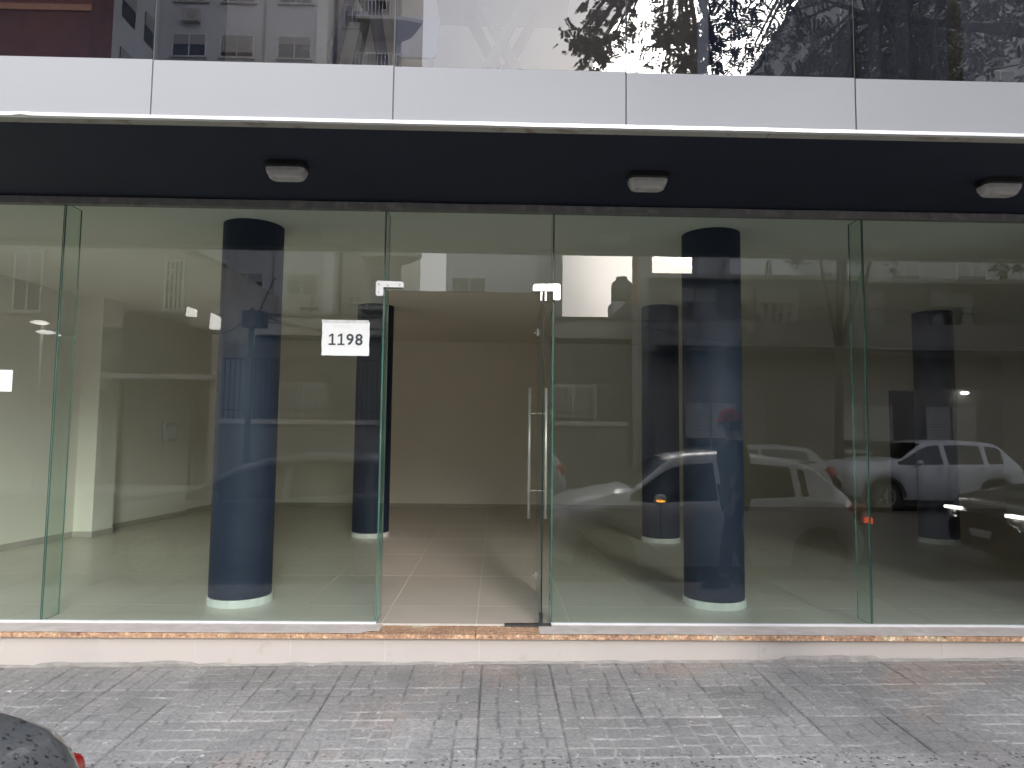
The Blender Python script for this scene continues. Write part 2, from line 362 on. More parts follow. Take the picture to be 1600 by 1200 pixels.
# pressed paving tiles, each an object; six relief patterns shared between them
P = .431
def paver_mesh(seed):
    rnd = random.Random(seed); N = 42; a = P-.0012
    rows = []; z = 0; ys = [0]
    for k in range(4): ys.append(ys[-1]+rnd.uniform(.85, 1.15))
    ys = [q/ys[-1] for q in ys]
    colx = []
    for k in range(4):
        xs_ = [0]
        for j in range(4): xs_.append(xs_[-1]+rnd.uniform(.8, 1.2))
        xs_ = [q/xs_[-1]+(0 if q in (0, xs_[-1]) else rnd.uniform(-.012, .012)) for q in xs_]
        if rnd.random() < .35: xs_.pop(rnd.randint(1, 3))
        colx.append(xs_)
    hts = {(k, j): rnd.uniform(-.0016, .0016) for k in range(4) for j in range(4)}
    vs = []; gr = []
    wob = rnd.uniform(0, 50)
    for i in range(N+1):
        for j in range(N+1):
            u, v = i/N, j/N
            uu = u+.020*noise.noise((v*7, u*2, wob)); vv = v+.016*noise.noise((u*7, v*2, wob+9))
            k = max(q for q in range(4) if ys[q] <= max(0, min(.999, vv)) )
            dl = min(abs(vv-q) for q in ys)*a
            cx = colx[k]; jx = max(q for q in range(len(cx)-1) if cx[q] <= max(0, min(.999, uu)))
            dx = min(abs(uu-q) for q in cx)*a
            strong = 1+.5*noise.noise((k*3.1+jx, wob, .5))
            d = min(dl, dx); g = max(0, 1-d/.0085)
            edge = min(u, 1-u, v, 1-v)*a
            e = max(0, 1-edge/.0028)
            h = hts[(k, min(3, jx))]*min(1, d/.012)-.0050*g*strong+.0012*noise.noise((u*14, v*14, wob))-.0026*e
            vs.append((u*a-a/2, v*a-a/2, h)); gr.append(min(1, max(g**.6*strong*.95, e*.32)))
    fs = [(i*(N+1)+j, (i+1)*(N+1)+j, (i+1)*(N+1)+j+1, i*(N+1)+j+1) for i in range(N) for j in range(N)]
    b = N+1; o = len(vs)
    mbx = MB(); mbx.add(vs, fs)
    per = [i*b for i in range(b)]+[N*b+j for j in range(1, b)]+[i*b+N for i in range(N-1, -1, -1)]+[j for j in range(N-1, 0, -1)]
    mbx.v += [(vs[q][0], vs[q][1], -.03) for q in per]; gr += [1]*len(per)
    L = len(per)
    for q in range(L): mbx.f.append([per[(q+1) % L], per[q], o+q, o+(q+1) % L]); mbx.m.append(0)
    me = mbx.mesh('paving_tile', M['paver'])
    at = me.attributes.new('groove', 'FLOAT', 'POINT'); at.data.foreach_set('value', gr)
    return me
pm = [paver_mesh(s) for s in range(8)]
rx, ry = -math.atan(0), 0
for j in range(5):
    for i in range(-15, 22):
        xc = -.071+P*(i+.5); yc = -.175-P*(j+.5)
        o = bpy.data.objects.new('paving_tile', random.choice(pm)); COL.objects.link(o); o.parent = side
        o.location = (xc, yc, sw(xc, yc)+random.uniform(-.0015, .0015))
        o.rotation_euler = (.012+random.uniform(-.003, .003), -.0105+random.uniform(-.003, .003), random.choice((0, pi/2, pi, -pi/2)) )
        if abs(o.rotation_euler.z) > .1:   # keep the fall of the pavement after turning the tile
            q = Matrix.Rotation(.012, 3, 'X') @ Matrix.Rotation(-.0105, 3, 'Y') @ Matrix.Rotation(o.rotation_euler.z, 3, 'Z')
            o.rotation_euler = q.to_euler()

# ------------------------------------------------------------------ doorstep: riser tiles, granite slabs, dusty sill
step = thing('doorstep', (0, -.1, -.2), 'long cream tiled step topped with speckled orange granite under the shop glass', 'step')
mb = MB(); mb.box(-8, 10, -.18, .0, -.5, -.036); part('step_core', mb, M['cement'], step)
x = -8.1+.0; joints = [-.09+.606*k for k in range(-13, 17)]
for a, b in zip(joints[:-1], joints[1:]):
    mb = MB(); mb.box(a+.0015, b-.0015, -.197, -.181, -.42, -.035)
    bevel(part('riser_tile', mb, M['riser'], step), .001, 1)
mb = MB(); mb.box(-8, 10, -.1945, -.181, -.42, -.0355); part('riser_grout', mb, M['sealant'], step)
gj = [-8, -6.3, -4.9, -3.35, -1.74, -.115, 1.42, 2.68, 4.1, 5.6, 7.2, 8.6, 10]
for a, b in zip(gj[:-1], gj[1:]):
    mb = MB(); mb.box(a+.002, b-.002, -.222, -.012, -.034, -.004+random.uniform(-.001, .001))
    bevel(part('granite_slab', mb, M['granite'], step), .002, 1)
# a film of grey cement dust left on the slabs either side of the doorway
for a, b in ((-8, -.74), (.30, 10)):
    vs = []; fs = []; n = int((b-a)/.06); mb = MB()
    for i in range(n+1):
        x = a+(b-a)*i/n; yf = -.213+.010*noise.noise((x*3, 0, 0))+.004*noise.noise((x*17, 1, 0))
        if abs(x-b) < .12 and b < 0: yf = -.16
        vs += [(x, yf, -.0005), (x, yf+.006, .0015), (x, -.016, .002)]
    for i in range(n): fs += [(i*3, i*3+3, i*3+4, i*3+1), (i*3+1, i*3+4, i*3+5, i*3+2)]
    mb.add(vs, fs); part('cement_smear', mb, M['dusty'], step)
# uneven fillet of cement along the foot of the riser
mb = MB(); vs = []; n = 400
for i in range(n+1):
    x = -8+18*i/n; h = .012+.012*max(0, noise.noise((x*1.7, 3, 0)))+.010*noise.noise((x*6, 0, 5))
    if -2.9 < x < -1.9: h += .012
    if 1.9 < x < 2.5: h += .02
    h = max(.004, h); z = sw(x, -.2)
    vs += [(x, -.1985, z+h), (x, -.203-h*.3, z+h*.5), (x, -.212-.02*abs(noise.noise((x*4, 9, 0))), z-.001)]
mb.add(vs, [(i*3+k, i*3+3+k, i*3+4+k, i*3+k+1) for i in range(n) for k in range(2)])
part('cement_fillet', mb, M['cement'], step)

# ------------------------------------------------------------------ shop interior
CZ = 2.886; BY = 7.28
mb = MB(); mb.box(-6.5, 9.5, -.01, BY+.3, -.2, -.003); floor = struct('shop_floor', mb, M['grout_in'])
ft = MB(); ft.box(-.3172, .3172, -.5397, .5397, -.012, 0); ftm = ft.mesh('floor_tile', M['tile_in'])
for i in range(-9, 15):
    for j in range(-1, 7):
        xc = -.755+.64*(i+.5); yc = .49+1.085*(j+.5)+(0 if i % 2 else .0)
        if xc < -6.2 or xc > 9.2: continue
        y0, y1 = yc-.5407, yc+.5407
        if y0 < .012 or y1 > BY:
            a = MB(); a.box(xc-.3172, xc+.3172, max(.012, y0), min(BY, y1), -.012, 0); part('floor_tile', a, M['tile_in'], floor)
        else:
            o = bpy.data.objects.new('floor_tile', ftm); COL.objects.link(o); o.location = (xc, yc, 0); o.parent = floor
mb = MB(); mb.box(-6.5, 9.5, 0.06, BY+.3, CZ, CZ+.15); struct('ceiling', mb, M['ceil'])
mb = MB()
mb.box(-6.5, 6.965, BY, BY+.15, 0, CZ); mb.box(7.99, 9.5, BY, BY+.15, 0, CZ); mb.box(6.965, 7.99, BY, BY+.15, 2.14, CZ)
wb = struct('wall_back', mb, M['plaster'])
mb = MB(); mb.box(-6.5, 6.965, BY-.012, BY-.001, .001, .07); part('skirting', mb, M['skirt'], wb)
mb = MB(); mb.box(7.99, 9.5, BY-.012, BY-.001, .001, .07); part('skirting', mb, M['skirt'], wb)
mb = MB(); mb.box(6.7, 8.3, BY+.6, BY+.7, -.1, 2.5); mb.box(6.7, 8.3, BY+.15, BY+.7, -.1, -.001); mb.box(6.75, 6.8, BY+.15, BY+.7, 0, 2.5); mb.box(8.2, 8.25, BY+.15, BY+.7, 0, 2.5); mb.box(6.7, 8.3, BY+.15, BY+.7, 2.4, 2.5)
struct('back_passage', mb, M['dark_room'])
# skewed left wall with a pilaster and a shallow set-back near the far corner
mb = MB()
mb.prism([(-5.53, 0.02), (-4.70, 5.95), (-4.79, 5.95), (-4.62, 7.28), (-6.5, 7.28), (-6.5, .02)], 'z', 0, CZ)
wl = struct('wall_left', mb, M['plaster'])
mb = MB(); mb.prism([(-5.08, 3.66), (-4.80, 3.66), (-4.755, 4.02), (-4.97, 4.02)], 'z', 0, CZ-.001); part('pilaster', mb, M['plaster'], wl)
mb = MB()
def skirt_run(mb, p, q, t=.012, h=.07):
    d = (Vector(q)-Vector(p)).normalized(); nrm = Vector((d.y, -d.x))*t
    mb.prism([tuple(p), tuple(q), (q[0]+nrm.x, q[1]+nrm.y), (p[0]+nrm.x, p[1]+nrm.y)], 'z', .001, h)
skirt_run(mb, (-5.53, .02), (-5.03, 3.655)); skirt_run(mb, (-5.05, 3.66), (-4.795, 3.66)); skirt_run(mb, (-4.80, 3.65), (-4.755, 4.02)); skirt_run(mb, (-4.967, 4.03), (-4.70, 5.95)); skirt_run(mb, (-4.79, 5.95), (-4.62, 7.26))
part('skirting', mb, M['skirt'], wl)
mb = MB(); mb.box(9.0, 9.5, .02, BY, 0, CZ); struct('wall_right', mb, M['plaster'])
# electric panel
b0 = thing('electric_box', (-4.77, 5.42, 1.12), 'small white electric panel box on the left wall near the far corner', 'panel box')
dw = Vector((.14, 1)).normalized()
mb = MB(); c0 = Vector((-4.775, 5.42)); nn = Vector((1, -.14))*.05
mb.prism([tuple(c0-dw*.15), tuple(c0+dw*.15), tuple(c0+dw*.15+nn), tuple(c0-dw*.15+nn)], 'z', 1.12, 1.39); bevel(part('case', mb, M['white_door'], b0), .006)
c1 = c0+nn*1.0; mb = MB(); mb.prism([tuple(c1-dw*.10), tuple(c1+dw*.10), tuple(c1+dw*.10+nn*.15), tuple(c1-dw*.10+nn*.15)], 'z', 1.17, 1.34); part('cover', mb, M['alu'], b0)

# columns
labs = ['navy round column just behind the glass left of the doorway', 'navy round column just behind the glass right of the doorway',
        'far navy column partly hidden behind the left edge of the doorway', 'far navy column in the back row seen left of the near right column', 'rightmost far navy column standing before the dark back doorway']
CR = .226
def make_column(lab, x, y):
    t = thing('column', (x, y, 0), lab, 'column', 'navy columns inside the shop')
    mb = MB(); mb.lathe([(CR, .062), (CR, CZ-.0005)], (x, y, 0), 64); part('shaft', mb, M['navy'], t, True)
    n = 20; tm = None
    mb = MB(); mb.lathe([(CR+.004, 0.001), (CR+.0065, .054), (CR-.002, .056)], (x, y, 0), 64); part('base_mortar', mb, M['sealant'], t, True)
    for k in range(n):
        a0 = 2*pi*k/n+.006; a1 = 2*pi*(k+1)/n-.006
        mb = MB(); mb.lathe([(CR+.002, .058), (CR+.009, .058), (CR+.009, .001)], (0, 0, 0), 4, 'z', a0, a1)
        if tm is None:
            tm = mb.mesh('base_tile', M['base_tile'], False); a_first = a0
        o = bpy.data.objects.new('base_tile', tm); COL.objects.link(o); o.parent = t; o.rotation_euler = (0, 0, 2*pi*k/n)
    return t
for lab, (x, y) in zip(labs, ((-1.919, .60), (1.696, .609), (-1.547, 3.96), (2.035, 3.73), (5.55, 3.82))): make_column(lab, x, y)

# ------------------------------------------------------------------ shopfront glazing
front = thing('shopfront', (0, 0, 0), 'frameless greenish glass shopfront with an open glass door between blue columns', 'shopfront')
GH = 2.857
def pane(name, x0, x1, z0, z1, tilt=0, lab=None, m='glass', y=0, th=.010, parent=None):
    a = MB(); a.box(x0, x1, -th/2, th/2, z0, z1, mis=[1, 1, 0, 1, 2, 1])
    c = ((x0+x1)/2, y, z0)
    a.v = [(p[0]-c[0], p[1], p[2]-c[2]) for p in a.v]
    o = part(name, a, [M[m], M['edge'], M['clear']], parent or front, world=False, label=lab)
    o.location = Vector(c)-(parent or front).location
    o.rotation_euler = (tilt*.4, 0, tilt); return o
pl = [('glass_pane', -5.54, -3.018, .010, GH, .0022, 'far left shop pane with a small white notice on it'), ('glass_pane', -3.006, -.797, .010, GH, -.0012, 'wide pane left of the doorway carrying the number sign'),
      ('glass_pane', .398, 2.585, .010, GH, .0016, 'wide pane right of the doorway reflecting a white hatchback'), ('glass_pane', 2.597, 4.25, .010, GH, -.0018, 'pane at the far right reflecting parked cars'),
      ]
for nme, a, b, c, d, tl, lb in pl: pane(nme, a, b, c, d, tl, lb)
pane('transom_pane', -.785, .386, 2.272, GH, .0008, 'glass panel above the doorway')
for x in (-3.012, -.791, .392, 2.591):
    a = MB(); a.box(x-.005, x+.005, .008, .185, .008, GH, mis=[1, 1, 1, 0, 1, 0]); part('glass_fin', a, [M['fin_glass'], M['edge']], front)
# profiles
mb = MB(); mb.box(-5.54, -.79, -.014, .014, .001, .016); mb.box(.39, 4.25, -.014, .014, .001, .016); part('bottom_profile', mb, M['sealant'], front)
mb = MB(); vs = []; n = 500
for i in range(n+1):
    x = -5.54+14.9*i/n
    e = .004*noise.noise((x*2.3, 0, 0))+.0035*noise.noise((x*9, 4, 0))
    vs += [(x, -.020, GH-.014), (x, -.022, 2.893+e), (x, .0, 2.9), (x, .03, GH-.014)]
mb.add(vs, [(i*4+k, i*4+4+k, i*4+4+(k+1) % 4, i*4+(k+1) % 4) for i in range(n) for k in (0, 1, 3)]); part('top_profile', mb, M['profile'], front)
# patch fittings: L shaped satin metal with screw heads
def rounded(poly, r=.02, seg=5):
    o = []; n = len(poly)
    for i in range(n):
        p = Vector(poly[i][:2]); rr = poly[i][2] if len(poly[i]) > 2 else r
        a = (Vector(poly[i-1][:2])-p); b = (Vector(poly[(i+1) % n][:2])-p)
        rr = min(rr, a.length*.49, b.length*.49); a.normalize(); b.normalize()
        for k in range(seg+1):
            t = k/seg; q = (p+a*rr)*(1-t)**2+p*2*t*(1-t)+(p+b*rr)*t*t; o.append((q.x, q.y))
    return o
def patch(x0, x1, z0, z1, legx0, legx1, holes):
    if legx0 <= x0+.001: poly = [(x0, z0, .018), (x0, z1, .02), (x1, z1-.004, .035), (x1, z0+.062, .004), (legx1, z0+.062, .004), (legx1, z0, .012)]
    else: poly = [(x0, z1-.006, .035), (x1, z1, .02), (x1, z0, .018), (legx0, z0, .012), (legx0, z0+.062, .004), (x0, z0+.062, .004)]
    mb = MB(); mb.prism(rounded(poly), 'y', -.026, .026); o = part('patch_fitting', mb, M['satin'], front); bevel(o, .003, 2)
    for hx, hz in holes:
        m2 = MB(); m2.lathe([(0, -.0285), (.0045, -.0285), (.0055, -.027), (.009, -.0265), (.009, -.0255)], (hx, 0, hz), 14, 'y'); part('screw', m2, M['steel'], o)
patch(-.846, -.652, 2.227, 2.338, -.846, -.792, [(-.822, 2.312), (-.822, 2.255), (-.68, 2.308), (-.76, 2.304)])
patch(.243, .440, 2.217, 2.338, .386, .440, [(.416, 2.308), (.416, 2.254), (.268, 2.306), (.34, 2.304)])
# pivot prongs holding the leaf, and the floor spring plate
mb = MB(); mb.box(.300, .312, -.02, .02, 2.215, 2.282); mb.box(.330, .342, -.02, .02, 2.215, 2.282); part('pivot_clamp', mb, M['satin'], front)
mb = MB(); mb.box(.075, .392, -.045, .02, -.003, .006); mb.box(.085, .38, -.03, .005, .006, .009); bevel(part('floor_spring_plate', mb, M['dark_steel'], front), .002)
# open glass door leaf, swung inwards about ninety degrees
door = bpy.data.objects.new('glass_door', None); COL.objects.link(door); door.parent = front; door.location = (.321, .0, 0); door.rotation_euler = (0, 0, -R(1.4))
door['label'] = 'open glass door leaf swung inwards and seen nearly edge on'
mb = MB(); mb.box(-.005, .005, -.055, .985, .012, 2.262, mis=[1, 1, 2, 0, 1, 0]); part('leaf', mb, [M['leaf_glass'], M['edge_dark'], M['edge_dark']], door, world=False)
for s in (-1, 1):
    mb = MB(); mb.tube([(s*.067, .90, .60), (s*.067, .90, 1.665)], .0125, 16)
    mb.tube([(s*.067, .90, .825), (s*.006, .90, .825)], .006, 10); mb.tube([(s*.067, .90, 1.455), (s*.006, .90, 1.455)], .006, 10)
    part('pull_handle', mb, M['steel'], door, True, world=False)
for z in (.14, 2.13):
    mb = MB(); mb.box(-.012, .012, .925, .975, z-.03, z+.03); lo = part('lock', mb, M['steel'], door, world=False)
    mb = MB(); mb.tube([(-.035, .95, z), (.035, .95, z)], .007, 10); part('lock_cylinder', mb, M['steel'], lo, True, world=False)
mb = MB(); mb.box(-.013, .013, -.05, .03, .002, .075); part('pivot_shoe', mb, M['dark_steel'], door, world=False)

# ------------------------------------------------------------------ number sign and notice
def digits(txt, size):
    cu = bpy.data.curves.new('number', 'FONT'); cu.body = txt; cu.size = size; cu.extrude = .0006; cu.offset = size*.018; cu.space_character = 1.12
    ob = bpy.data.objects.new('tmp', cu); COL.objects.link(ob)
    me = bpy.data.meshes.new_from_object(ob.evaluated_get(bpy.context.evaluated_depsgraph_get())); bpy.data.objects.remove(ob)
    return me
sign = thing('number_sign', (-1.047, -.008, 1.81), 'white paper sign reading 1198 taped to the glass left of the doorway', 'sign')
mb = MB(); n = 24; vs = []; fs = []
for i in range(n+1):
    for j in range(n+1):
        u, v = i/n, j/n
        vs.append((-1.2095+.326*u+.003*noise.noise((v*4, 1, 0)), -.0095-.0012*noise.noise((u*5, v*4, 2))-.0012*(1-v)*u, 1.811+.235*v+.002*noise.noise((u*4, 5, 0))))
fs = [(i*(n+1)+j, (i+1)*(n+1)+j, (i+1)*(n+1)+j+1, i*(n+1)+j+1) for i in range(n) for j in range(n)]
mb.add(vs, fs); part('paper', mb, M['paper'], sign, True)
def put_digit(me, x0, x1):
    xs_ = [v.co.x for v in me.vertices]; ys_ = [v.co.y for v in me.vertices]; a_, b_, c_, d_ = min(xs_), max(xs_), min(ys_), max(ys_)
    for v in me.vertices: v.co = Vector((x0+(v.co.x-a_)/(b_-a_)*(x1-x0), -.0046-v.co.z, .074+(v.co.y-c_)/(d_-c_)*.079))
    me.materials.clear(); me.materials.append(M['ink']); part('digit', me, None, sign)
for x0 in (-.1155, -.0545):
    mb = MB(); w_ = .050; q = [(.02, 0), (.98, 0), (.98, .13), (.66, .13), (.66, 1), (.42, 1), (.04, .84), (.04, .70), (.40, .83), (.40, .13), (.02, .13)]
    mb.prism([(x0+u*w_, .074+v*.079) for u, v in q], 'y', -.0052, -.0046); part('digit', mb, M['ink'], sign, world=False)
put_digit(digits('9', .118), .0065, .0565); put_digit(digits('8', .118), .0675, .1185)
mb = MB(); mb.box(-.166, .157, -.0025, -.0018, .228, .249); part('tape', mb, M['tape'], sign, world=False)
mb = MB(); mb.box(-3.56, -3.295, -.008, -.0065, 1.534, 1.682)
tag(part('paper_notice', mb, M['paper']), 'small blank white notice stuck on the far left pane', 'notice')

# ------------------------------------------------------------------ canopy: navy soffit, stone drip, ledge, painted panels, upper glazing
up_b = thing('upper_facade', (0, -1.2, 2.88), 'upper storey with white glass band above navy soffit and reflecting windows', 'building')
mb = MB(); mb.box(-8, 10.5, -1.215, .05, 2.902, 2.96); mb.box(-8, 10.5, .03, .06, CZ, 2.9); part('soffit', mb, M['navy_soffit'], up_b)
M['drip'] = mat('stone_drip', (.42, .41, .35), .8, .14, 5, stain=(9, .56, .68, (.30, .24, .17)), bump=.15, vec=(.5, 3, 3))
for a, b in ((-8, 1.42), (1.424, 10.5)):
    mb = MB(); mb.box(a, b, -1.268, -1.212, 2.879, 2.93); part('drip_strip', mb, M['drip'], up_b)
mb = MB(); vs = []; n = 300
for i in range(n+1):
    x = -8+18.5*i/n; e = .0025*noise.noise((x*2, 0, 7))+(.006 if abs(x+2.45) < .05 else 0)
    vs += [(x, -1.268, 2.879), (x, -1.292-e*.5, 2.880+e), (x, -1.292, 2.897+e*.6), (x, -1.270, 2.899)]
mb.add(vs, [(i*4+k, i*4+4+k, i*4+5+k, i*4+k+1) for i in range(n) for k in range(3)]); part('metal_ledge', mb, M['alu'], up_b)
PJ = [-7.98, -6.75, -5.5, -4.26, -3.03, -1.795, -.555, .658, 1.873, 3.10, 4.33, 5.56, 6.79, 8.02, 9.25]
ZT = 3.187
for i, (a, b) in enumerate(zip(PJ[:-1], PJ[1:])):
    dz = .010*(-.0105)*(a+b)/2
    mb = MB(); mb.box(a+.004, b-.004, -1.286-.0006*(i % 3), -1.27, 2.898, ZT-.0035*((a+b)/2))
    o = part('fascia_panel', mb, M['white_panel'], up_b); 
    zt = ZT-.0035*((a+b)/2)
    g = MB(); g.box(a+.004, b-.004, -1.286, -1.276, zt+.0005, 5.6, mis=[1, 1, 0, 1, 2, 1])
    c = ((a+b)/2, -1.281, zt); g.v = [(p[0]-c[0], p[1]-c[1], p[2]-c[2]) for p in g.v]
    o = part('upper_window', g, [M['up_glass'], M['edge_dark'], M['clear']], up_b, world=False)
    o.location = Vector(c)-up_b.location; o.rotation_euler = (random.uniform(-.0015, .0015), 0, random.uniform(-.002, .002))
for a in PJ[1:-1]:
    mb = MB(); mb.box(a-.0042, a+.0042, -1.280, -1.262, 2.90, 5.6); part('joint_seal', mb, M['joint'], up_b)
mb = MB(); mb.box(-8, 10.5, -1.26, 3.2, 2.97, 3.02); part('upper_floor', mb, M['skirt'], up_b)
mb = MB(); mb.box(-8, 10.5, -1.26, 3.2, 5.62, 5.8); part('upper_ceiling', mb, M['ceil'], up_b)
mb = MB(); mb.box(-8, 10.5, 3.2, 3.4, 2.9, 5.8); mb.box(-8.2, -8, -1.28, 3.4, 2.88, 5.8); mb.box(10.5, 10.7, -1.28, 3.4, 2.88, 5.8); part('upper_wall', mb, M['plaster'], up_b)
mb = MB(); mb.box(-8.2, 10.7, -1.29, 3.4, 5.8, 8.6); part('parapet_wall', mb, M['plaster'], up_b)
# walls that close the shop volume to the sides and above
mb = MB(); mb.box(-8, -5.55, -.12, .1, -.5, 2.9); mb.box(-8, -6.5, .1, 7.5, -.5, 2.97); struct('wall_street_left', mb, M['plaster'])
mb = MB(); mb.box(4.26, 10.5, -.12, .1, -.5, 2.9); mb.box(9.5, 10.5, .1, 7.5, -.5, 2.97); struct('wall_right_shade_block', mb, M['plaster'])  # solid front added instead of glazing to darken the shop's right end
# soffit lamps
def rr(cx, cy, w_, h_, r, n=6):
    o = []
    for (sx, sy, a0) in ((1, 1, 0), (-1, 1, 90), (-1, -1, 180), (1, -1, 270)):
        for k in range(n+1):
            a = R(a0+90*k/n); o.append((cx+sx*(w_/2-r)+r*math.cos(a), cy+sy*(h_/2-r)+r*math.sin(a)))
    return o
def loftz(secs):
    mb = MB(); n = len(secs[0][0]); vs = []
    for s_, z in secs: vs += [(x, y, z) for x, y in s_]
    fs = [(i*n+k, i*n+(k+1) % n, (i+1)*n+(k+1) % n, (i+1)*n+k) for i in range(len(secs)-1) for k in range(n)]
    fs += [tuple(range(n)), tuple(range(len(secs)*n-1, (len(secs)-1)*n-1, -1))]
    return mb.add(vs, fs)
def make_lamp():
    t = thing('ceiling_lamp', (0, 0, 0), '', 'lamp', 'bulkhead lamps under the navy soffit')
    part('housing', loftz([(rr(0, 0, .25, .14, .045), 0), (rr(0, 0, .25, .14, .045), -.030), (rr(0, 0, .240, .13, .045), -.040)]), M['black'], t, False, world=False)
    part('diffuser', loftz([(rr(0, 0, .238, .128, .04), -.040), (rr(0, 0, .232, .122, .04), -.060), (rr(0, 0, .205, .10, .04), -.088), (rr(0, 0, .185, .08, .035), -.096), (rr(0, 0, .12, .04, .02), -.099)]), M['diffuser'], t, False, world=False)
    return t
L0 = make_lamp()
for k, (x, y, lb) in enumerate(((-1.285, -.66, 'bulkhead lamp under the soffit above the number sign, leftmost of three'), (.921, -.60, 'bulkhead lamp under the soffit just right of the doorway'), (3.128, -.62, 'bulkhead lamp under the soffit at the right edge of the photo'))):
    o = L0 if k == 0 else copy_tree(L0); o.location = (x, y, 2.9015); o['label'] = lb

# ------------------------------------------------------------------ things seen behind the upper glass
M['furn'] = mat('dark_wood', (.05, .042, .04), .6); M['furn2'] = mat('grey_plastic_seat', (.12, .12, .13), .5)
t = thing('trestle_table', (-.03, -.8, 3.02), 'folding trestle with crossed legs behind the upper window over the doorway', 'trestle')
for y in (-.95, -.55):
    mb = MB(); mb.tube([(-.25, y, 3.04), (.23, y, 3.96)], .035, 6); part('leg', mb, M['furn'], t)
    mb = MB(); mb.tube([(.27, y+.03, 3.04), (-.21, y+.03, 3.96)], .035, 6); part('leg', mb, M['furn'], t)
mb = MB(); mb.box(-.4, .42, -1.1, -.4, 3.96, 3.99); part('table_top', mb, M['furn2'], t)
t = thing('folding_chair', (-.49, -.8, 3.02), 'square backed chair seen low behind the second upper window from the left', 'chair')
mb = MB(); mb.prism(rounded([(-.625, 3.515, .03), (-.625, 3.77, .03), (-.362, 3.77, .03), (-.385, 3.515, .03)]), 'y', -.80, -.775); part('backrest', mb, M['furn2'], t)
for x, y, dx in ((-.60, -.78, -.02), (-.42, -.78, .03), (-.60, -.4, -.02), (-.42, -.4, .03)):
    mb = MB(); mb.tube([(x, y, 3.52), (x+dx, y, 3.02)], .018, 6); part('leg', mb, M['furn'], t)
mb = MB(); mb.box(-.64, -.36, -.80, -.38, 3.40, 3.43); part('seat', mb, M['furn2'], t)
t = thing('step_ladder', (-.83, -.8, 3.02), 'dark folding step ladder standing open behind the upper window', 'ladder')
for x0, x1, y in ((-.84, -1.05, -.9), (-.80, -.60, -.9), (-.84, -1.0, -.55), (-.80, -.64, -.55)):
    mb = MB(); mb.tube([(x0, y, 4.0), (x1, y, 3.03)], .032, 6); part('leg', mb, M['furn'], t)
for z in (3.35, 3.7): 
    mb = MB(); h = (4.0-z)/.97; mb.box(-.84-.2*h, -.80+.2*h, -.92, -.86, z-.015, z+.015); part('rung', mb, M['furn'], t)
mb = MB(); mb.box(-.9, -.74, -.93, -.5, 4.0, 4.03); part('top_step', mb, M['furn'], t)
def curtain(x0, x1, y, m, lab, amp=.02, fr=30):
    mb = MB(); n = max(12, int((x1-x0)*60)); vs = []
    for i in range(n+1):
        x = x0+(x1-x0)*i/n; vs += [(x, y+amp*math.sin(x*fr)+amp*.5*math.sin(x*fr*2.3), 3.03), (x, y+amp*math.sin(x*fr), 5.55)]
    mb.add(vs, [(2*i, 2*i+2, 2*i+3, 2*i+1) for i in range(n)])
    return tag(part('curtain', mb, m, smooth=True), lab, 'curtain', 'curtains behind the upper windows')
M['cur_navy'] = mat('navy_fabric', (.012, .016, .03), .9); M['cur_grey'] = mat('grey_fabric', (.085, .083, .08), .9); M['cur_light'] = mat('pale_fabric', (.30, .29, .27), .9)
curtain(1.152, 1.215, -.9, M['cur_light'], 'narrow pale strip of curtain left of the navy curtain', .003)
curtain(1.22, 1.555, -.9, M['cur_navy'], 'plain navy curtain behind the upper window right of the tree reflection', .004)
curtain(1.56, 2.08, -.9, M['cur_grey'], 'flat grey curtain between the navy one and the window joint', .004)
curtain(2.10, 2.66, -.9, M['cur_grey'], 'pleated grey curtain just right of the last window joint', .03, 34)
t = thing('roller_blind', (3.9, -.95, 3.0), 'grey slatted blind at the far right of the upper windows', 'blind')
for k in range(42):
    mb = MB(); z = 3.04+.06*k; mb.add([(2.70, -.93, z), (5.3, -.93, z), (5.3, -.96, z+.052), (2.70, -.96, z+.052)], [(0, 1, 2, 3)]); part('slat', mb, M['cur_light'], t)
for x0, x1, mm in ((-8, -2.35, M['cur_navy']),):
    mb = MB(); mb.box(x0, x1, .9, .95, 3.02, 5.6); struct('wall_upper_partition', mb, mm)
mb = MB(); mb.box(5.3, 10.4, -.5, -.45, 3.02, 5.6); struct('wall_upper_panel', mb, M['cur_grey'])

# ================================================================== the street behind the camera (seen in the glass)
# ------------------------------------------------------------------ cars
def paint(n, c, coat=.8, rough=.35): return mat(n, c, rough, .03, 2, coat=coat)
M['car_silver'] = paint('silver_paint', (.85, .85, .85)); M['car_white'] = paint('white_paint', (.50, .52, .54)); M['car_mid'] = paint('mid_silver_paint', (.26, .26, .26)); M['car_grey'] = paint('grey_paint', (.09, .10, .11))
M['car_leaf_specks'] = mat('grey_paint_leaf_reflections', (.075, .08, .085), .3, .05, 2, coat=.6, stain=(95, .58, .62, (.012, .012, .014)))  # dark specks in the colour stand for reflections of wet leaves
M['car_dark'] = paint('dark_paint', (.02, .021, .023)); M['car_glass'] = mat('car_glass', (.010, .011, .012), .04, .1, 2, spec=.8)
M['tyre'] = mat('tyre_rubber', (.018, .018, .018), .85); M['rim'] = mat('alloy_rim', (.33, .33, .33), .35, .05, 4, metal=.1)
M['trim'] = mat('black_trim', (.02, .02, .02), .6); M['tail'] = mat('red_lens', (.45, .015, .02), .2, coat=.5)
M['head'] = mat('headlamp_lens', (.30, .31, .33), .1, coat=1); M['plate'] = mat('plate', (.5, .5, .5), .5)
M['led'] = emit_mat('lit_headlamp', (1, .97, .85), 14); M['amber'] = emit_mat('lit_indicator', (1, .42, .04), 6); M['redlit'] = emit_mat('lit_tail', (1, .12, .05), 2.0)
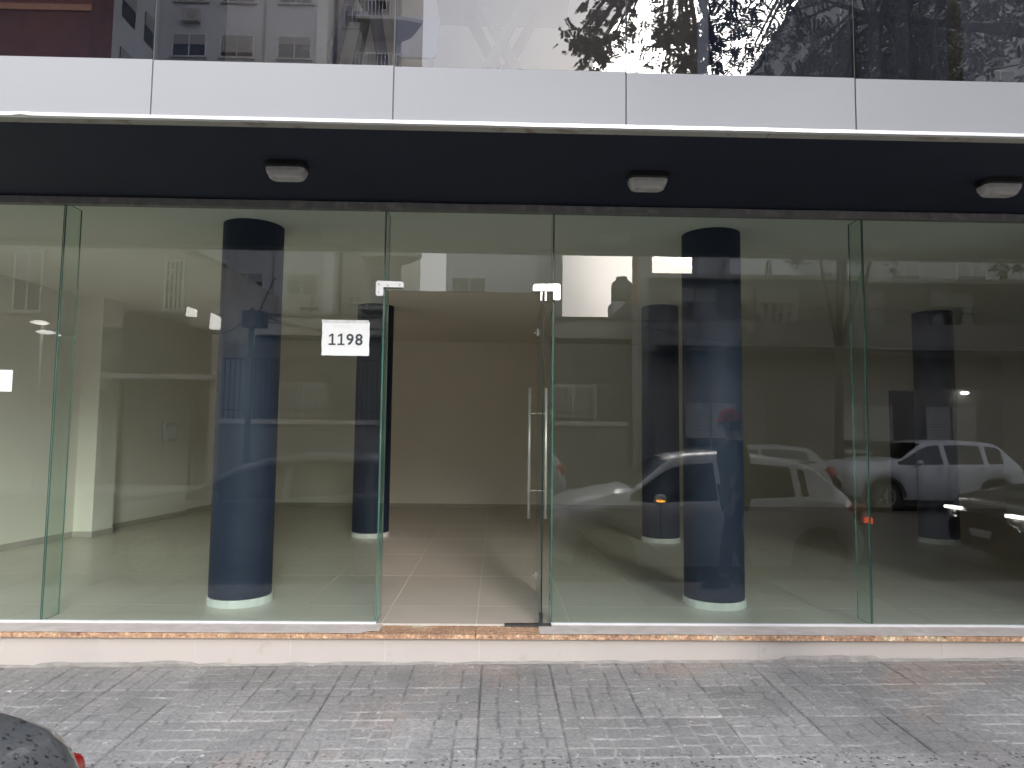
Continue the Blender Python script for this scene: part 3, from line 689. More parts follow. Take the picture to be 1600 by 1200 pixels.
def interp(p, x):
    if x <= p[0][0]: return p[0][1]
    for (a, b), (c, d) in zip(p[:-1], p[1:]):
        if x <= c:
            t = (x-a)/(c-a) if c > a else 0; return b+(d-b)*t
    return p[-1][1]
def sm(p, x, h=.05): return (interp(p, x-h)+2*interp(p, x)+interp(p, x+h))/4
WH = []
def make_wheel(nsp, r=.31):
    key = (nsp, r)
    for k, a, b in WH:
        if k == key: return a, b
    mb = MB(); mb.lathe([(r*.66, -.09), (r*.93, -.10), (r, -.08), (r*1.01, 0), (r, .08), (r*.93, .10), (r*.66, .09)], (0, 0, 0), 36, 'y')
    ty = mb.mesh('wheel', M['tyre'], True)
    mb = MB(); mb.lathe([(r*.67, .085), (r*.67, .10), (r*.60, .10), (r*.58, .06)], (0, 0, 0), 36, 'y'); mb.lathe([(0, .085), (.05, .085), (.055, .06)], (0, 0, 0), 16, 'y')
    for k in range(nsp):
        a = 2*pi*k/nsp; ca, sa = math.cos(a), math.sin(a); w0, w1 = .018, .026
        q = [(.04*ca-w0*sa, .04*sa+w0*ca), (.04*ca+w0*sa, .04*sa-w0*ca), (r*.61*ca+w1*sa, r*.61*sa-w1*ca), (r*.61*ca-w1*sa, r*.61*sa+w1*ca)]
        mb.prism(q, 'y', .06, .092)
    mb.lathe([(0, .03), (r*.6, .03)], (0, 0, 0), 36, 'y', mi=1)
    ri = mb.mesh('rim', [M['rim'], M['trim']]); WH.append((key, ty, ri)); return ty, ri
def car(name, loc, L, W, top, belt, wheels, cabin, ws, rs, pillars, m, label, wr=.31, nsp=12, clad=False, sill=.20, group='cars in the street behind the camera', lit=False, blink=False, tumble=.42, nose_r=.25, tail_r=.2, spoiler=False, drop=0):
    # x runs from the nose (0) to the tail (L); y across; z up from the road
    t = thing(name, loc, label, 'car', group)
    xs = []; x = 0
    while x < L: xs.append(x); x += .04
    xs.append(L); cx = [0, .015, .04]; xs = sorted(set(cx+xs+[L-.015, L-.04]))
    hw = W/2
    def plan(x):
        a = 1-(1-min(1, x/nose_r))**2.6*.22; b = 1-(1-min(1, (L-x)/tail_r))**2.6*.16
        return hw*a*b
    rings = []
    for x in xs:
        tp = sm(top, x); be = min(sm(belt, x), tp-.015); w_ = plan(x)
        zb = sill+.10*max(0, 1-x/.35)+.12*max(0, 1-(L-x)/.3)
        for xc in wheels:
            d = abs(x-xc); ra = wr*1.16
            if d < ra: zb = max(zb, wr+math.sqrt(ra*ra-d*d))
        wt = w_-.06-tumble*(tp-be)
        R_ = [(w_-.05, zb), (w_-.012, zb+.06), (w_+.012, zb+(be-zb)*.45), (w_+.005, zb+(be-zb)*.8), (w_-.022, be-.03), (w_-.05, be)]
        zl = zb
        R2 = []
        for yy, zz in R_: zl = max(zl+.004, zz); R2.append((yy, zl))
        te = max(zl+.004, tp-.04 if tp-be > .08 else tp-.01)
        R2 += [((w_-.05)*.15+wt*.85, zl*.15+te*.85), (wt, te), (wt-.05, max(te+.002, tp-.012)), (wt*.55, tp+.012), (0, tp+.02)]
        rings.append((x, R2))
    K = len(rings[0][1]); body = MB(); gl = {'side_window': MB(), 'windshield': MB(), 'rear_window': MB()}
    for s in (1, -1):
        for (xa, A), (xb, B) in zip(rings[:-1], rings[1:]):
            xm = (xa+xb)/2
            for k in range(K-1):
                q = [(xa, s*A[k][0], A[k][1]), (xb, s*B[k][0], B[k][1]), (xb, s*B[k+1][0], B[k+1][1]), (xa, s*A[k+1][0], A[k+1][1])]
                if s < 0: q = q[::-1]
                tgt = body
                if k == 5 and cabin[0] < xm < cabin[1] and (A[6][1]-A[5][1]) > .03:
                    if not any(abs(xm-pc) < pw for pc, pw in pillars): tgt = gl['side_window']
                if k >= 8 and ws[0] < xm < ws[1]: tgt = gl['windshield']
                if k >= 8 and rs[0] < xm < rs[1]: tgt = gl['rear_window']
                tgt.add(q, [(0, 1, 2, 3)])
    for (x, A), rev in ((rings[0], 0), (rings[-1], 1)):
        q = [(x, y, z) for y, z in A]+[(x, -y, z) for y, z in A[::-1][1:]]
        body.add(q, [tuple(range(len(q)))] if rev else [tuple(range(len(q)))[::-1]])
    def wl(mb):
        me = mb; return me
    o = part('body', body, m, t, True, world=False)
    wm = o.modifiers.new('weld', 'WELD'); wm.merge_threshold = .0005
    for k_, g in gl.items():
        if g.f:
            q = part(k_, g, M['car_glass'], t, True, world=False); q.modifiers.new('weld', 'WELD').merge_threshold = .0005
    mb = MB(); mb.box(.35, L-.3, -hw+.16, hw-.16, .17, .62); part('underbody', mb, M['trim'], t, world=False)
    ty, ri = make_wheel(nsp, wr)
    for xc in wheels:
        for s in (1, -1):
            wo = bpy.data.objects.new('wheel', ty); COL.objects.link(wo); wo.parent = t; wo.location = (xc, s*(hw-.11), wr); wo.rotation_euler = (0, 0, 0 if s > 0 else pi)
            rm = bpy.data.objects.new('rim', ri); COL.objects.link(rm); rm.parent = wo
            if clad:
                mb = MB(); n = 16; vs = []
                for k in range(n+1):
                    a = pi*k/n; 
                    for rr_ in (wr*1.13, wr*1.34): vs.append((xc+rr_*math.cos(a), s*(hw+.016), max(.2, wr+rr_*math.sin(a))))
                mb.add(vs, [(2*k, 2*k+1, 2*k+3, 2*k+2) if s < 0 else (2*k, 2*k+2, 2*k+3, 2*k+1) for k in range(n)]); part('arch_trim', mb, M['trim'], t, world=False)
    hz = sm(top, .1)
    for s in (1, -1):
        mb = MB(); y0 = plan(.1)-.02
        mb.prism(rounded([(.03, hz-.20), (.30, hz-.14), (.44, hz-.03), (.10, hz-.045)], .03, 3), 'y', s*(y0-.22), s*(y0+.022)); part('headlight', mb, M['head'], t, True, world=False)
        if lit:
            mb = MB(); mb.box(-.018, .10, min(s*(y0-.30), s*(y0+.0)), max(s*(y0-.30), s*(y0+.0)), hz-.09, hz-.055); part('running_light', mb, M['led'], t, world=False)
        tz = sm(top, L-.12)-drop; y1 = plan(L-.1)
        mb = MB(); mb.prism(rounded([(L-.30, tz-.10), (L-.03, tz-.04), (L+.012, tz-.26), (L-.10, tz-.30)], .03, 3), 'y', s*(y1-.20), s*(y1+.014)); tl = part('taillight', mb, M['tail'], t, True, world=False)
        if blink:
            mb = MB(); mb.box(L-.05, L+.02, min(s*(y1-.06), s*(y1+.018)), max(s*(y1-.06), s*(y1+.018)), tz-.26, tz-.19); part('lit_lens', mb, M['redlit'], tl, world=False)
        # mirror on the door ahead of the side glass
        mx0 = ws[0]+.38*(ws[1]-ws[0])+.10; mz = sm(belt, mx0)+.05; my = plan(mx0)
        mb = MB(); nseg = 6; 
        pts = rr(0, 0, .13, .17, .05, 4)
        vs = []
        for q, sc_ in ((0, .75), (.03, 1), (.09, .95), (.12, .55)):
            vs += [(mx0+.02-q*.0+px*1.0+.0, s*(my+.02+ (q*1.7)), mz+pz*.62*1.0*sc_+.0) if False else (mx0+.06-q, s*(my+.07+pz*.95*sc_), mz+px*.95*sc_) for px, pz in pts]
        n = len(pts); fs = [(i*n+k, i*n+(k+1) % n, (i+1)*n+(k+1) % n, (i+1)*n+k) for i in range(3) for k in range(n)]+[tuple(range(n)), tuple(range(4*n-1, 3*n-1, -1))]
        mb.add(vs, fs); mo = part('mirror', mb, m, t, True, world=False)
        if blink:
            mb = MB(); mb.box(mx0-.055, mx0+.035, min(s*(my+.10), s*(my+.162)), max(s*(my+.10), s*(my+.162)), mz-.018, mz-.004); part('indicator', mb, M['amber'], mo, world=False)
        for pc, pw in pillars[:1]:
            for hx in ((pc-.28, pc+.72) if len(pillars) > 1 else (pc-.28,)):
                mb = MB(); zz = sm(belt, hx)-.085; yy = plan(hx)+.018; mb.tube([(hx, s*(yy-.015), zz), (hx+.03, s*(yy+.018), zz), (hx+.15, s*(yy+.018), zz), (hx+.18, s*(yy-.015), zz)], .012, 6)
                part('door_handle', mb, m, t, world=False)
            for sx in (ws[0]+.30, pc):
                mb = MB(); vs = []
                for k in range(8):
                    zz = sill+.12+(sm(belt, sx)-.04-sill-.12)*k/7; yy = plan(sx)+.004+.011*math.sin(pi*min(1, .15+k/7*.8))
                    vs += [(sx-.004, s*yy, zz), (sx+.004, s*yy, zz)]
                mb.add(vs, [(2*k, 2*k+1, 2*k+3, 2*k+2) for k in range(7)]); part('door_gap', mb, M['trim'], t, world=False)
    mb = MB(); mb.box(-.015, .06, -hw*.55, hw*.55, hz-.20, hz-.10); part('grille', mb, M['trim'], t, world=False)
    mb = MB(); mb.box(-.012, .06, -hw*.62, hw*.62, .28, .40); part('air_intake', mb, M['trim'], t, world=False)
    mb = MB(); mb.box(-.028, -.016, -.20, .20, .43, .53); part('licence_plate', mb, M['plate'], t, world=False)
    mb = MB(); mb.box(L+.002, L+.014, -.22, .22, .50, .62); part('licence_plate', mb, M['plate'], t, world=False)
    if spoiler:
        xr = rs[0]; mb = MB(); zt = sm(top, xr-.05)+.03; mb.prism([(xr-.25, zt-.012), (xr-.05, zt+.006), (xr+.16, zt-.02), (xr+.15, zt-.045), (xr-.1, zt-.03)], 'y', -hw*.62, hw*.62); part('spoiler', mb, m, t, world=False)
    return t
hatch_top = [(0, .62), (.03, .72), (.12, .84), (.35, .95), (.80, 1.045), (.98, 1.07), (1.45, 1.43), (1.65, 1.49), (2.1, 1.525), (2.6, 1.50), (3.0, 1.44), (3.2, 1.38), (3.48, 1.12), (3.66, .99), (3.72, .80), (3.76, .55)]
hatch_belt = [(0, .60), (.12, .80), (.8, .97), (1.2, .93), (2.0, .965), (3.2, 1.03), (3.5, .99), (3.76, .6)]
YC = -3.3-.83
car('hatchback_car', (.635, YC, ROAD), 3.76, 1.66, hatch_top, hatch_belt, (.66, 3.22), (.95, 3.10), (1.0, 1.47), (3.14, 3.56), [(2.06, .045), (2.98, .04)], M['car_silver'],
    'silver hatchback parked at the kerb right of the camera with its amber mirror light on', blink=True, spoiler=True)
near_car = car('hatchback_car', (-4.68, YC-.02, ROAD), 4.05, 1.68, [(0, .6), (.03, .7), (.12, .80), (.45, .90), (.95, .98), (1.65, 1.34), (2.0, 1.43), (2.6, 1.485), (3.1, 1.46), (3.45, 1.40), (3.65, 1.31), (3.82, 1.235), (3.94, 1.19), (4.01, 1.10), (4.05, .6)],
    [(0, .58), (.12, .77), (.9, .93), (1.3, .92), (2.2, .95), (3.4, 1.04), (3.9, 1.10), (4.05, .62)], (.70, 3.26), (1.1, 3.35), (1.05, 1.85), (3.5, 3.80), [(2.25, .045), (3.2, .05)], M['car_leaf_specks'],
    'grey car tail with painted leaf reflection specks and red lamp poking into the bottom left corner', tail_r=.12, drop=.12)
mb = MB(); mb.prism(rounded([(3.70, .90), (3.70, 1.07), (3.855, 1.072), (3.88, .90)], .02, 3), 'y', .70, .862); part('reflector', mb, M['tail'], near_car, True, world=False)
car('parked_suv', (8.25, -11.25-.95, ROAD+.02), 4.34, 1.82, [(0, .70), (.03, .85), (.12, 1.0), (.4, 1.13), (1.15, 1.22), (1.3, 1.24), (1.85, 1.60), (2.1, 1.68), (2.8, 1.70), (3.5, 1.66), (3.72, 1.60), (4.05, 1.20), (4.2, 1.10), (4.3, .9), (4.34, .6)],
    [(0, .66), (.12, .92), (1.1, 1.10), (1.5, 1.10), (3.6, 1.14), (4.1, 1.1), (4.34, .6)], (.86, 3.5), (1.2, 3.72), (1.3, 1.9), (3.76, 4.1), [(2.35, .05), (3.3, .05)], M['car_white'],
    'white sport utility car parked across the street before the two storey house', wr=.35, nsp=5, clad=True, sill=.27, tumble=.36)
ch = [(0, .6), (.03, .7), (.12, .84), (.35, .95), (.9, 1.06), (1.5, 1.45), (1.75, 1.52), (2.6, 1.54), (3.3, 1.47), (3.45, 1.42), (3.75, 1.10), (3.84, .9), (3.88, .6)]
cb = [(0, .58), (.12, .8), (.9, 1.0), (3.3, 1.06), (3.7, 1.0), (3.88, .6)]
car('hatchback_car', (4.1, -11.2-.83, ROAD), 3.88, 1.66, ch, cb, (.7, 3.2), (1.0, 3.3), (1.0, 1.55), (3.42, 3.78), [(2.15, .045)], M['car_mid'], 'silver hatchback parked across the street directly ahead of the white sport utility car', spoiler=True)
car('hatchback_car', (-2.2, -11.2-.83, ROAD), 3.88, 1.66, ch, cb, (.7, 3.2), (1.0, 3.3), (1.0, 1.55), (3.42, 3.78), [(2.15, .045)], M['car_white'], 'white hatchback parked across the street before the low white house')
sd_t = [(0, .6), (.03, .72), (.12, .88), (.4, 1.0), (1.2, 1.12), (1.9, 1.5), (2.3, 1.58), (3.2, 1.6), (3.7, 1.5), (4.1, 1.2), (4.3, 1.1), (4.38, .8), (4.4, .6)]
sd_b = [(0, .58), (.12, .84), (1.1, 1.04), (4.0, 1.1), (4.4, .6)]
car('sedan_car', (6.5, -3.55-.88, ROAD), 4.4, 1.76, sd_t, sd_b, (.86, 3.5), (1.3, 3.8), (1.35, 1.95), (3.7, 4.1), [(2.6, .045)], M['car_dark'], 'dark car at the kerb behind the silver hatchback with its running lights lit', lit=True, nsp=5, wr=.33, nose_r=.5)

# ------------------------------------------------------------------ the passer-by in a red cap
def skinned(name, verts, edges, rads, m, parent, sub=2, root=0):
    me = bpy.data.meshes.new(name); me.from_pydata(verts, edges, []); o = bpy.data.objects.new(name, me); COL.objects.link(o)
    sk = o.modifiers.new('s', 'SKIN'); 
    for i, r_ in enumerate(rads):
        sv = me.skin_vertices[0].data[i] if me.skin_vertices else None
        if sv is None: break
        sv.radius = r_ if isinstance(r_, tuple) else (r_, r_); sv.use_root = (i == root)
    sk.use_smooth_shade = True
    ss = o.modifiers.new('u', 'SUBSURF'); ss.levels = sub; ss.render_levels = sub
    m2 = bpy.data.meshes.new_from_object(o.evaluated_get(bpy.context.evaluated_depsgraph_get())); m2.name = name
    bpy.data.objects.remove(o)
    m2.materials.clear(); m2.materials.append(m)
    for p in m2.polygons: p.material_index = 0
    q = bpy.data.objects.new(name, m2); COL.objects.link(q); q.parent = parent; return q
def skin_layer(me):
    import bmesh
    bm = bmesh.new(); bm.from_mesh(me); bm.verts.layers.skin.verify(); bm.to_mesh(me); bm.free()
def skinned2(name, verts, edges, rads, m, parent, sub=2, root=0):
    me = bpy.data.meshes.new(name); me.from_pydata(verts, edges, []); skin_layer(me)
    o = bpy.data.objects.new(name, me); COL.objects.link(o); sk = o.modifiers.new('s', 'SKIN'); sk.use_smooth_shade = True
    for i, r_ in enumerate(rads):
        sv = me.skin_vertices[0].data[i]; sv.radius = r_ if isinstance(r_, tuple) else (r_, r_); sv.use_root = (i == root)
    ss = o.modifiers.new('u', 'SUBSURF'); ss.levels = sub; ss.render_levels = sub
    m2 = bpy.data.meshes.new_from_object(o.evaluated_get(bpy.context.evaluated_depsgraph_get())); m2.name = name
    bpy.data.objects.remove(o); m2.materials.clear(); m2.materials.append(m)
    q = bpy.data.objects.new(name, m2); COL.objects.link(q); q.parent = parent; return q
M['skin'] = mat('skin', (.36, .20, .14), .55, .05, 8); M['jacket'] = mat('navy_jacket', (.018, .024, .045), .8, .15, 12, bump=.3); M['jeans'] = mat('dark_trousers', (.022, .026, .04), .85, .15, 20)
M['redcap'] = mat('red_cap', (.62, .015, .04), .7, .1, 12); M['shoe'] = mat('dark_shoe', (.02, .02, .022), .5); M['sole'] = mat('pale_sole', (.5, .5, .5), .6)
PX, PY = 2.40, -2.13; gz = sw(PX, PY)+.003
man = thing('person', (PX, PY, gz), 'person in a red cap and long navy jacket walking past with hands low', 'person')
# faces -X; x = forward is negative
B = [(0, 0, .93), (0, .01, 1.08), (-.01, 0, 1.24), (-.01, 0, 1.38), (-.015, 0, 1.45), (-.03, 0, 1.50), (-.05, 0, 1.57), (-.055, 0, 1.65), (-.05, 0, 1.71),
     (0, .10, .88), (-.10, .10, .48), (-.16, .10, .09), (-.20, .10, .045), (-.33, .10, .03),
     (0, -.10, .88), (.03, -.10, .49), (.17, -.10, .11), (.19, -.10, .05), (.08, -.10, .03),
     (-.01, .17, 1.38), (.02, .215, 1.12), (-.07, .22, .88), (-.095, .215, .82), (-.11, .21, .76),
     (-.01, -.17, 1.38), (.03, -.215, 1.12), (.03, -.22, .86), (.02, -.215, .80), (.01, -.21, .74)]
E_ = [(0, 1), (1, 2), (2, 3), (3, 4), (4, 5), (5, 6), (6, 7), (7, 8), (0, 9), (9, 10), (10, 11), (11, 12), (12, 13), (0, 14), (14, 15), (15, 16), (16, 17), (17, 18),
      (3, 19), (19, 20), (20, 21), (21, 22), (22, 23), (3, 24), (24, 25), (25, 26), (26, 27), (27, 28)]
Rr = [(.11, .15), (.10, .14), (.11, .15), (.10, .14), .07, .052, (.078, .07), (.095, .078), (.06, .055), .085, .058, .042, .045, .03, .085, .058, .042, .045, .03, .06, .045, .034, .03, .022, .06, .045, .034, .03, .022]
skinned2('body', B, E_, Rr, M['skin'], man)
# fingers
for s, hx, hz in ((1, -.11, .76), (-1, .01, .74)):
    for k in range(4):
        y = s*.21+(k-1.5)*0.0; x = hx-.028+.019*k
        ln = (.062, .07, .066, .052)[k]
        mb = MB(); mb.tube([(x, s*.208, hz+.01), (x-.004, s*.206, hz-ln*.5), (x-.012, s*.200, hz-ln)], [.0095, .0085, .007], 8); part('finger', mb, M['skin'], man, True, world=False)
    mb = MB(); mb.tube([(hx-.02, s*.20, hz+.045), (hx-.045, s*.195, hz+.015), (hx-.055, s*.192, hz-.015)], [.012, .010, .008], 8); part('thumb', mb, M['skin'], man, True, world=False)
# jacket: torso and sleeves
J = [(0, 0, .80), (0, .01, 1.0), (-.01, 0, 1.24), (-.01, 0, 1.37), (-.015, 0, 1.45), (-.01, .17, 1.375), (.02, .22, 1.12), (-.065, .225, .90), (-.01, -.17, 1.375), (.03, -.22, 1.12), (.03, -.225, .88)]
skinned2('jacket', J, [(0, 1), (1, 2), (2, 3), (3, 4), (3, 5), (5, 6), (6, 7), (3, 8), (8, 9), (9, 10)], [(.155, .19), (.14, .175), (.14, .18), (.125, .165), (.085, .085), .08, .066, .052, .08, .066, .052], M['jacket'], man, root=1)
T = [(0, 0, .92), (0, .10, .86), (-.10, .10, .48), (-.158, .10, .11), (0, -.10, .86), (.03, -.10, .49), (.165, -.10, .13)]
skinned2('trousers', T, [(0, 1), (1, 2), (2, 3), (0, 4), (4, 5), (5, 6)], [(.12, .15), .105, .078, .062, .105, .078, .062], M['jeans'], man)
for s, x in ((1, -.24), (-1, .14)):
    mb = loftz([(rr(x, s*.10, .27, .095, .04), .0), (rr(x, s*.10, .275, .1, .045), .02), (rr(x+.02, s*.10, .23, .09, .04), .06), (rr(x+.06, s*.10, .11, .085, .04), .11)])
    part('shoe', mb, M['shoe'], man, True, world=False)
mb = MB(); cxx, czz = -.05, 1.655
mb.lathe([(.001, .108), (.045, .098), (.082, .07), (.103, .02), (.106, -.02), (.104, -.045)], (cxx, 0, czz), 24); vs = []
capo = part('cap', mb, M['redcap'], man, True, world=False)
mb = MB(); n = 10; vs = []
for k in range(n+1):
    a = pi*(.5+k/n); vs += [(cxx+.10*math.cos(a), .10*math.sin(a)*.95, czz-.012), (cxx-.03+.155*math.cos(a)*.95, .085*math.sin(a), czz-.03)]
mb.add(vs, [(2*k, 2*k+1, 2*k+3, 2*k+2) for k in range(n)]); part('peak', mb, M['redcap'], man, True, world=False)
mb = MB(); mb.tube([(-.135, 0, 1.60), (-.165, 0, 1.565), (-.14, 0, 1.555)], [.010, .016, .012], 8); part('nose', mb, M['skin'], man, True, world=False)
for s in (1, -1):
    mb = MB(); mb.lathe([(0, -.012), (.018, -.008), (.026, 0), (.018, .008), (0, .012)], (-.035, s*.082, 1.59), 10, 'y'); part('ear', mb, M['skin'], man, True, world=False)
    mb = MB(); mb.lathe([(0, -.012), (.008, -.009), (.012, 0), (.008, .009), (0, .012)], (-.132, s*.032, 1.60), 8, 'x'); part('eye', mb, M['black'], man, True, world=False)
mb = MB(); mb.box(-.138, -.128, -.025, .025, 1.525, 1.533); part('mouth', mb, mat('lips', (.28, .09, .08), .6), man, world=False)
M['hair'] = mat('dark_hair', (.02, .014, .01), .8)
mb = MB(); mb.lathe([(.100, .0), (.103, -.05), (.092, -.09), (.075, -.11)], (cxx+.012, 0, czz-.02), 20, 'z', -pi*.62, pi*.62); part('hair', mb, M['hair'], man, True, world=False)

# ------------------------------------------------------------------ far pavement and houses
mb = MB(); mb.box(-60, 60, -24, -13.6, ROAD-.1, ROAD+.13); struct('far_sidewalk', mb, M['kerb'])
M['beige'] = mat('weathered_beige_render', (.33, .30, .25), .9, .12, .9, stain=(.8, .45, .7, (.24, .22, .19)), bump=.2, bscale=12)
M['cream'] = mat('cream_wall', (.42, .40, .36), .9, .08, 1, stain=(1.5, .52, .75, (.32, .30, .27)))
M['whitew'] = mat('white_apartment_render', (.50, .50, .51), .9, .05, .5, stain=(.5, .5, .75, (.40, .40, .41)))
M['greyw'] = mat('grey_render', (.34, .34, .335), .9, .08, .6, stain=(.6, .45, .7, (.24, .24, .23)), vec=(1, 1, .35))
M['dkgrey'] = mat('dark_grey_wall', (.10, .097, .09), .9, .12, .8); M['midgrey'] = mat('shaded_grey_wall', (.14, .135, .128), .9, .1, .8)
M['wglass'] = mat('window_glass', (.02, .022, .026), .06, .1, 2, spec=.8); M['shut'] = mat('roller_shutter', (.30, .29, .275), .7, .1, 2)
M['iron'] = mat('dark_iron', (.02, .02, .02), .6); M['whiteiron'] = mat('white_iron', (.62, .61, .58), .6); M['roof'] = mat('roof_cap', (.38, .36, .33), .8)
M['brickm'] = mat('weathered_brick', (.15, .055, .038), .9, .2, 2, stain=(.8, .5, .7, (.10, .045, .035)), bump=.3, bscale=20)
M['terr'] = mat('terracotta', (.42, .20, .12), .85)
def window(parent, x0, x1, z0, z1, y, shutter=0., frame='whiteiron', wallm=None):
    f = MB(); t_ = .05
    for a, b, c, d in ((x0, x1, z0, z0+t_), (x0, x1, z1-t_, z1), (x0, x0+t_, z0+t_, z1-t_), (x1-t_, x1, z0+t_, z1-t_), ((x0+x1)/2-.025, (x0+x1)/2+.025, z0+t_, z1-t_)):
        f.box(a, b, y+.002, y+.05, c, d)
    o = part('window', f, M[frame], parent)
    mb = MB(); mb.box(x0+t_, x1-t_, y+.004, y+.02, z0+t_, z1-t_); part('pane', mb, M['wglass'], o)
    if shutter > 0:
        mb = MB(); h = (z1-z0-2*t_)*shutter; k = int(h/.09)+1
        for i in range(k): zz = z1-t_-h*(i+1)/k; mb.box(x0+t_, x1-t_, y+.022, y+.04, zz+.008, zz+h/k)
        part('shutter', mb, M['shut'], o)
    mb = MB(); mb.box(x0-.08, x1+.08, y, y+.12, z0-.09, z0-.005); part('sill', mb, M['roof'], o)
    return o
# left house with stepped garage parapet
h = thing('house', (-14, -18, ROAD), 'weathered beige house with a stepped garage front, left of the low white house', 'house')
mb = MB(); mb.prism([(-26, ROAD), (-26, 8.3), (-12.1, 8.3), (-9.9, 7.3), (-9.9, ROAD)], 'y', -26, -20); part('wall', mb, M['beige'], h)
mb = MB(); mb.prism([(-12.15, 8.3), (-9.8, 7.24), (-9.8, 7.40), (-12.1, 8.45)], 'y', -20.2, -19.7); part('roof_edge', mb, M['roof'], h)
o = window(h, -12.05, -11.35, 5.6, 7.45, -20)
mb = MB()
for k in range(5): mb.box(-12.0+.15*k, -11.97+.15*k, -19.93, -19.90, 5.65, 7.4)
for z in (6.1, 6.6, 7.05): mb.box(-12.02, -11.38, -19.93, -19.90, z, z+.03)
part('grille', mb, M['whiteiron'], o)
window(h, -17.2, -16.2, 5.4, 7.6, -20, .5); window(h, -19.4, -18.4, 5.4, 7.6, -20, .5)
mb = MB(); mb.box(-26, -11.6, -20, -15.5, ROAD, 2.5); mb.box(-8.4, -8.1, -20, -15.5, ROAD, 4.1); mb.box(-11.6, -8.4, -20, -19, ROAD, 4.1); part('front_wall', mb, M['beige'], h)
mb = MB(); mb.prism([(-11.6, 2.92), (-11.6, 4.30), (-11.02, 4.30), (-11.02, 4.76), (-9.17, 4.76), (-9.17, 4.32), (-8.4, 4.32), (-8.4, 2.92)], 'y', -15.8, -15.5); part('parapet', mb, M['dkgrey'], h)
mb = MB(); mb.box(-11.7, -8.3, -15.55, -15.30, 2.78, 2.92); part('lintel', mb, M['roof'], h)
mb = MB(); 
for k in range(16): mb.box(-11.58+.2*k, -11.58+.2*k+.17, -15.75, -15.70, ROAD+.15, 2.76)
part('garage_door', mb, M['dkgrey'], h)
mb = MB(); mb.box(-26, -11.9, -17.5, -17.2, 2.5, 4.1); part('terrace_wall', mb, M['beige'], h)
for x, z, wd, hh in ((-9.0, 4.62, .26, .28), (-8.3, 4.25, .27, .48)):
    mb = MB(); mb.prism([(x-wd/2, z), (x+wd/2, z), (x+wd/2, z+hh*.75), (x-wd/2+.03, z+hh)], 'y', -15.5, -15.3); bevel(part('floodlight', mb, emit_mat('lit_floodlight', (1, .98, .92), 2.2), h), .02)
lamp_t = thing('street_lamp', (-12.35, -14.2, ROAD), 'street lamp with twin pale heads on a slim pole across the street', 'street lamp')
mb = MB(); mb.tube([(-12.35, -14.2, ROAD), (-12.35, -14.2, 4.1)], .04, 8); part('pole', mb, M['cream'], lamp_t, True)
for z, dx in ((4.12, -.05), (3.86, .12)):
    mb = MB(); mb.lathe([(0, .07), (.12, .055), (.24, .0), (.12, -.035), (0, -.045)], (-12.35+dx+.05, -14.1, z), 16); part('lamp_head', mb, emit_mat('lit_lamp', (1, .98, .92), 2.6), lamp_t, True)
# brick block rising behind the left house
b = thing('brick_building', (-22, -24, ROAD), 'dark red brick building rising on the far left behind the beige house', 'building')
mb = MB(); mb.box(-40, -16.2, -25.5, -24, ROAD, 26); part('wall', mb, M['brickm'], b)
mb = MB()
for z in range(1, 9): mb.box(-40, -16.18, -24.0, -23.94, z*3-.3, z*3-.05)
part('string_course', mb, M['terr'], b)
for k in range(8):
    for x in (-21.5, -26): window(b, x-.8, x+.8, 8+k*3-6.6, 9.5+k*3-6.6, -24, .4)
# white apartment block
a = thing('apartment_block', (-14, -33, ROAD), 'tall white apartment block with shuttered windows behind the low white house', 'building')
mb = MB(); mb.box(-17.9, -9.7, -45, -33, ROAD, 33); part('wall', mb, M['whitew'], a)
mb = MB(); mb.box(-26, -17.9, -45, -28.4, ROAD, 33); part('side_wing', mb, M['whitew'], a)
mb = MB(); mb.box(-9.7, -9.15, -34, -32.8, ROAD, 33); part('pilaster', mb, M['whiteiron'], a)
mb = MB(); mb.box(-9.15, -5.6, -45, -35, ROAD, 33); part('recessed_wall', mb, M['cream'], a)
for k in range(11):
    z = 5.6+3*k
    for x, sh in ((-16.4, .35), (-13.9, .6), (-10.9, .55)): window(a, x-.88, x+.88, z+.2, z+1.45, -33, sh*random.uniform(.5, 1.5))
    window(a, -8.8, -7.9, z+.2, z+1.5, -35, random.uniform(.2, .8))
    mb = MB(); mb.prism([(-7.7, -35), (-5.6, -35), (-5.0, -34.6), (-4.2, -33.2), (-5.2, -32.9), (-7.7, -32.9)], 'z', z-.55, z-.35); bl = part('balcony', mb, M['cream'], a)
    mb = MB()
    for q in range(14): xx = -7.65+q*.19; mb.box(xx, xx+.03, -32.95, -32.92, z-.35, z+.55)
    mb.box(-7.7, -5.1, -32.96, -32.91, z+.55, z+.60); part('railing', mb, M['whiteiron'], bl)
    mb = MB(); mb.box(-7.5, -6.3, -35.02, -34.97, z-.3, z+1.75); part('balcony_door', mb, M['wglass'], a)
    # side wing windows facing right
    for yy in (-29.6, -31.6):
        mb = MB(); mb.box(-17.898, -17.85, yy-.55, yy+.55, z+.1, z+1.6); part('window', mb, M['wglass'], a)
        mb = MB(); mb.box(-17.87, -17.82, yy-.55, yy+.55, z+.9, z+1.6); part('shutter', mb, M['shut'], a)
mb = MB(); mb.tube([(-12.5, -32.93, 3), (-12.5, -32.93, 32)], .05, 6); part('drain_pipe', mb, M['shut'], a)
for x, z in ((-10.45, 8.4), (-13.6, 13.9), (-16.3, 22.9)):
    mb = MB(); mb.box(x-.45, x+.45, -33, -32.65, z-.32, z+.32); ac = part('air_conditioner', mb, M['cream'], a)
    mb = MB(); mb.lathe([(.0, 0), (.24, 0), (.26, -.02)], (x+.1, -32.62, z), 20, 'y'); part('fan_grille', mb, M['shut'], ac)
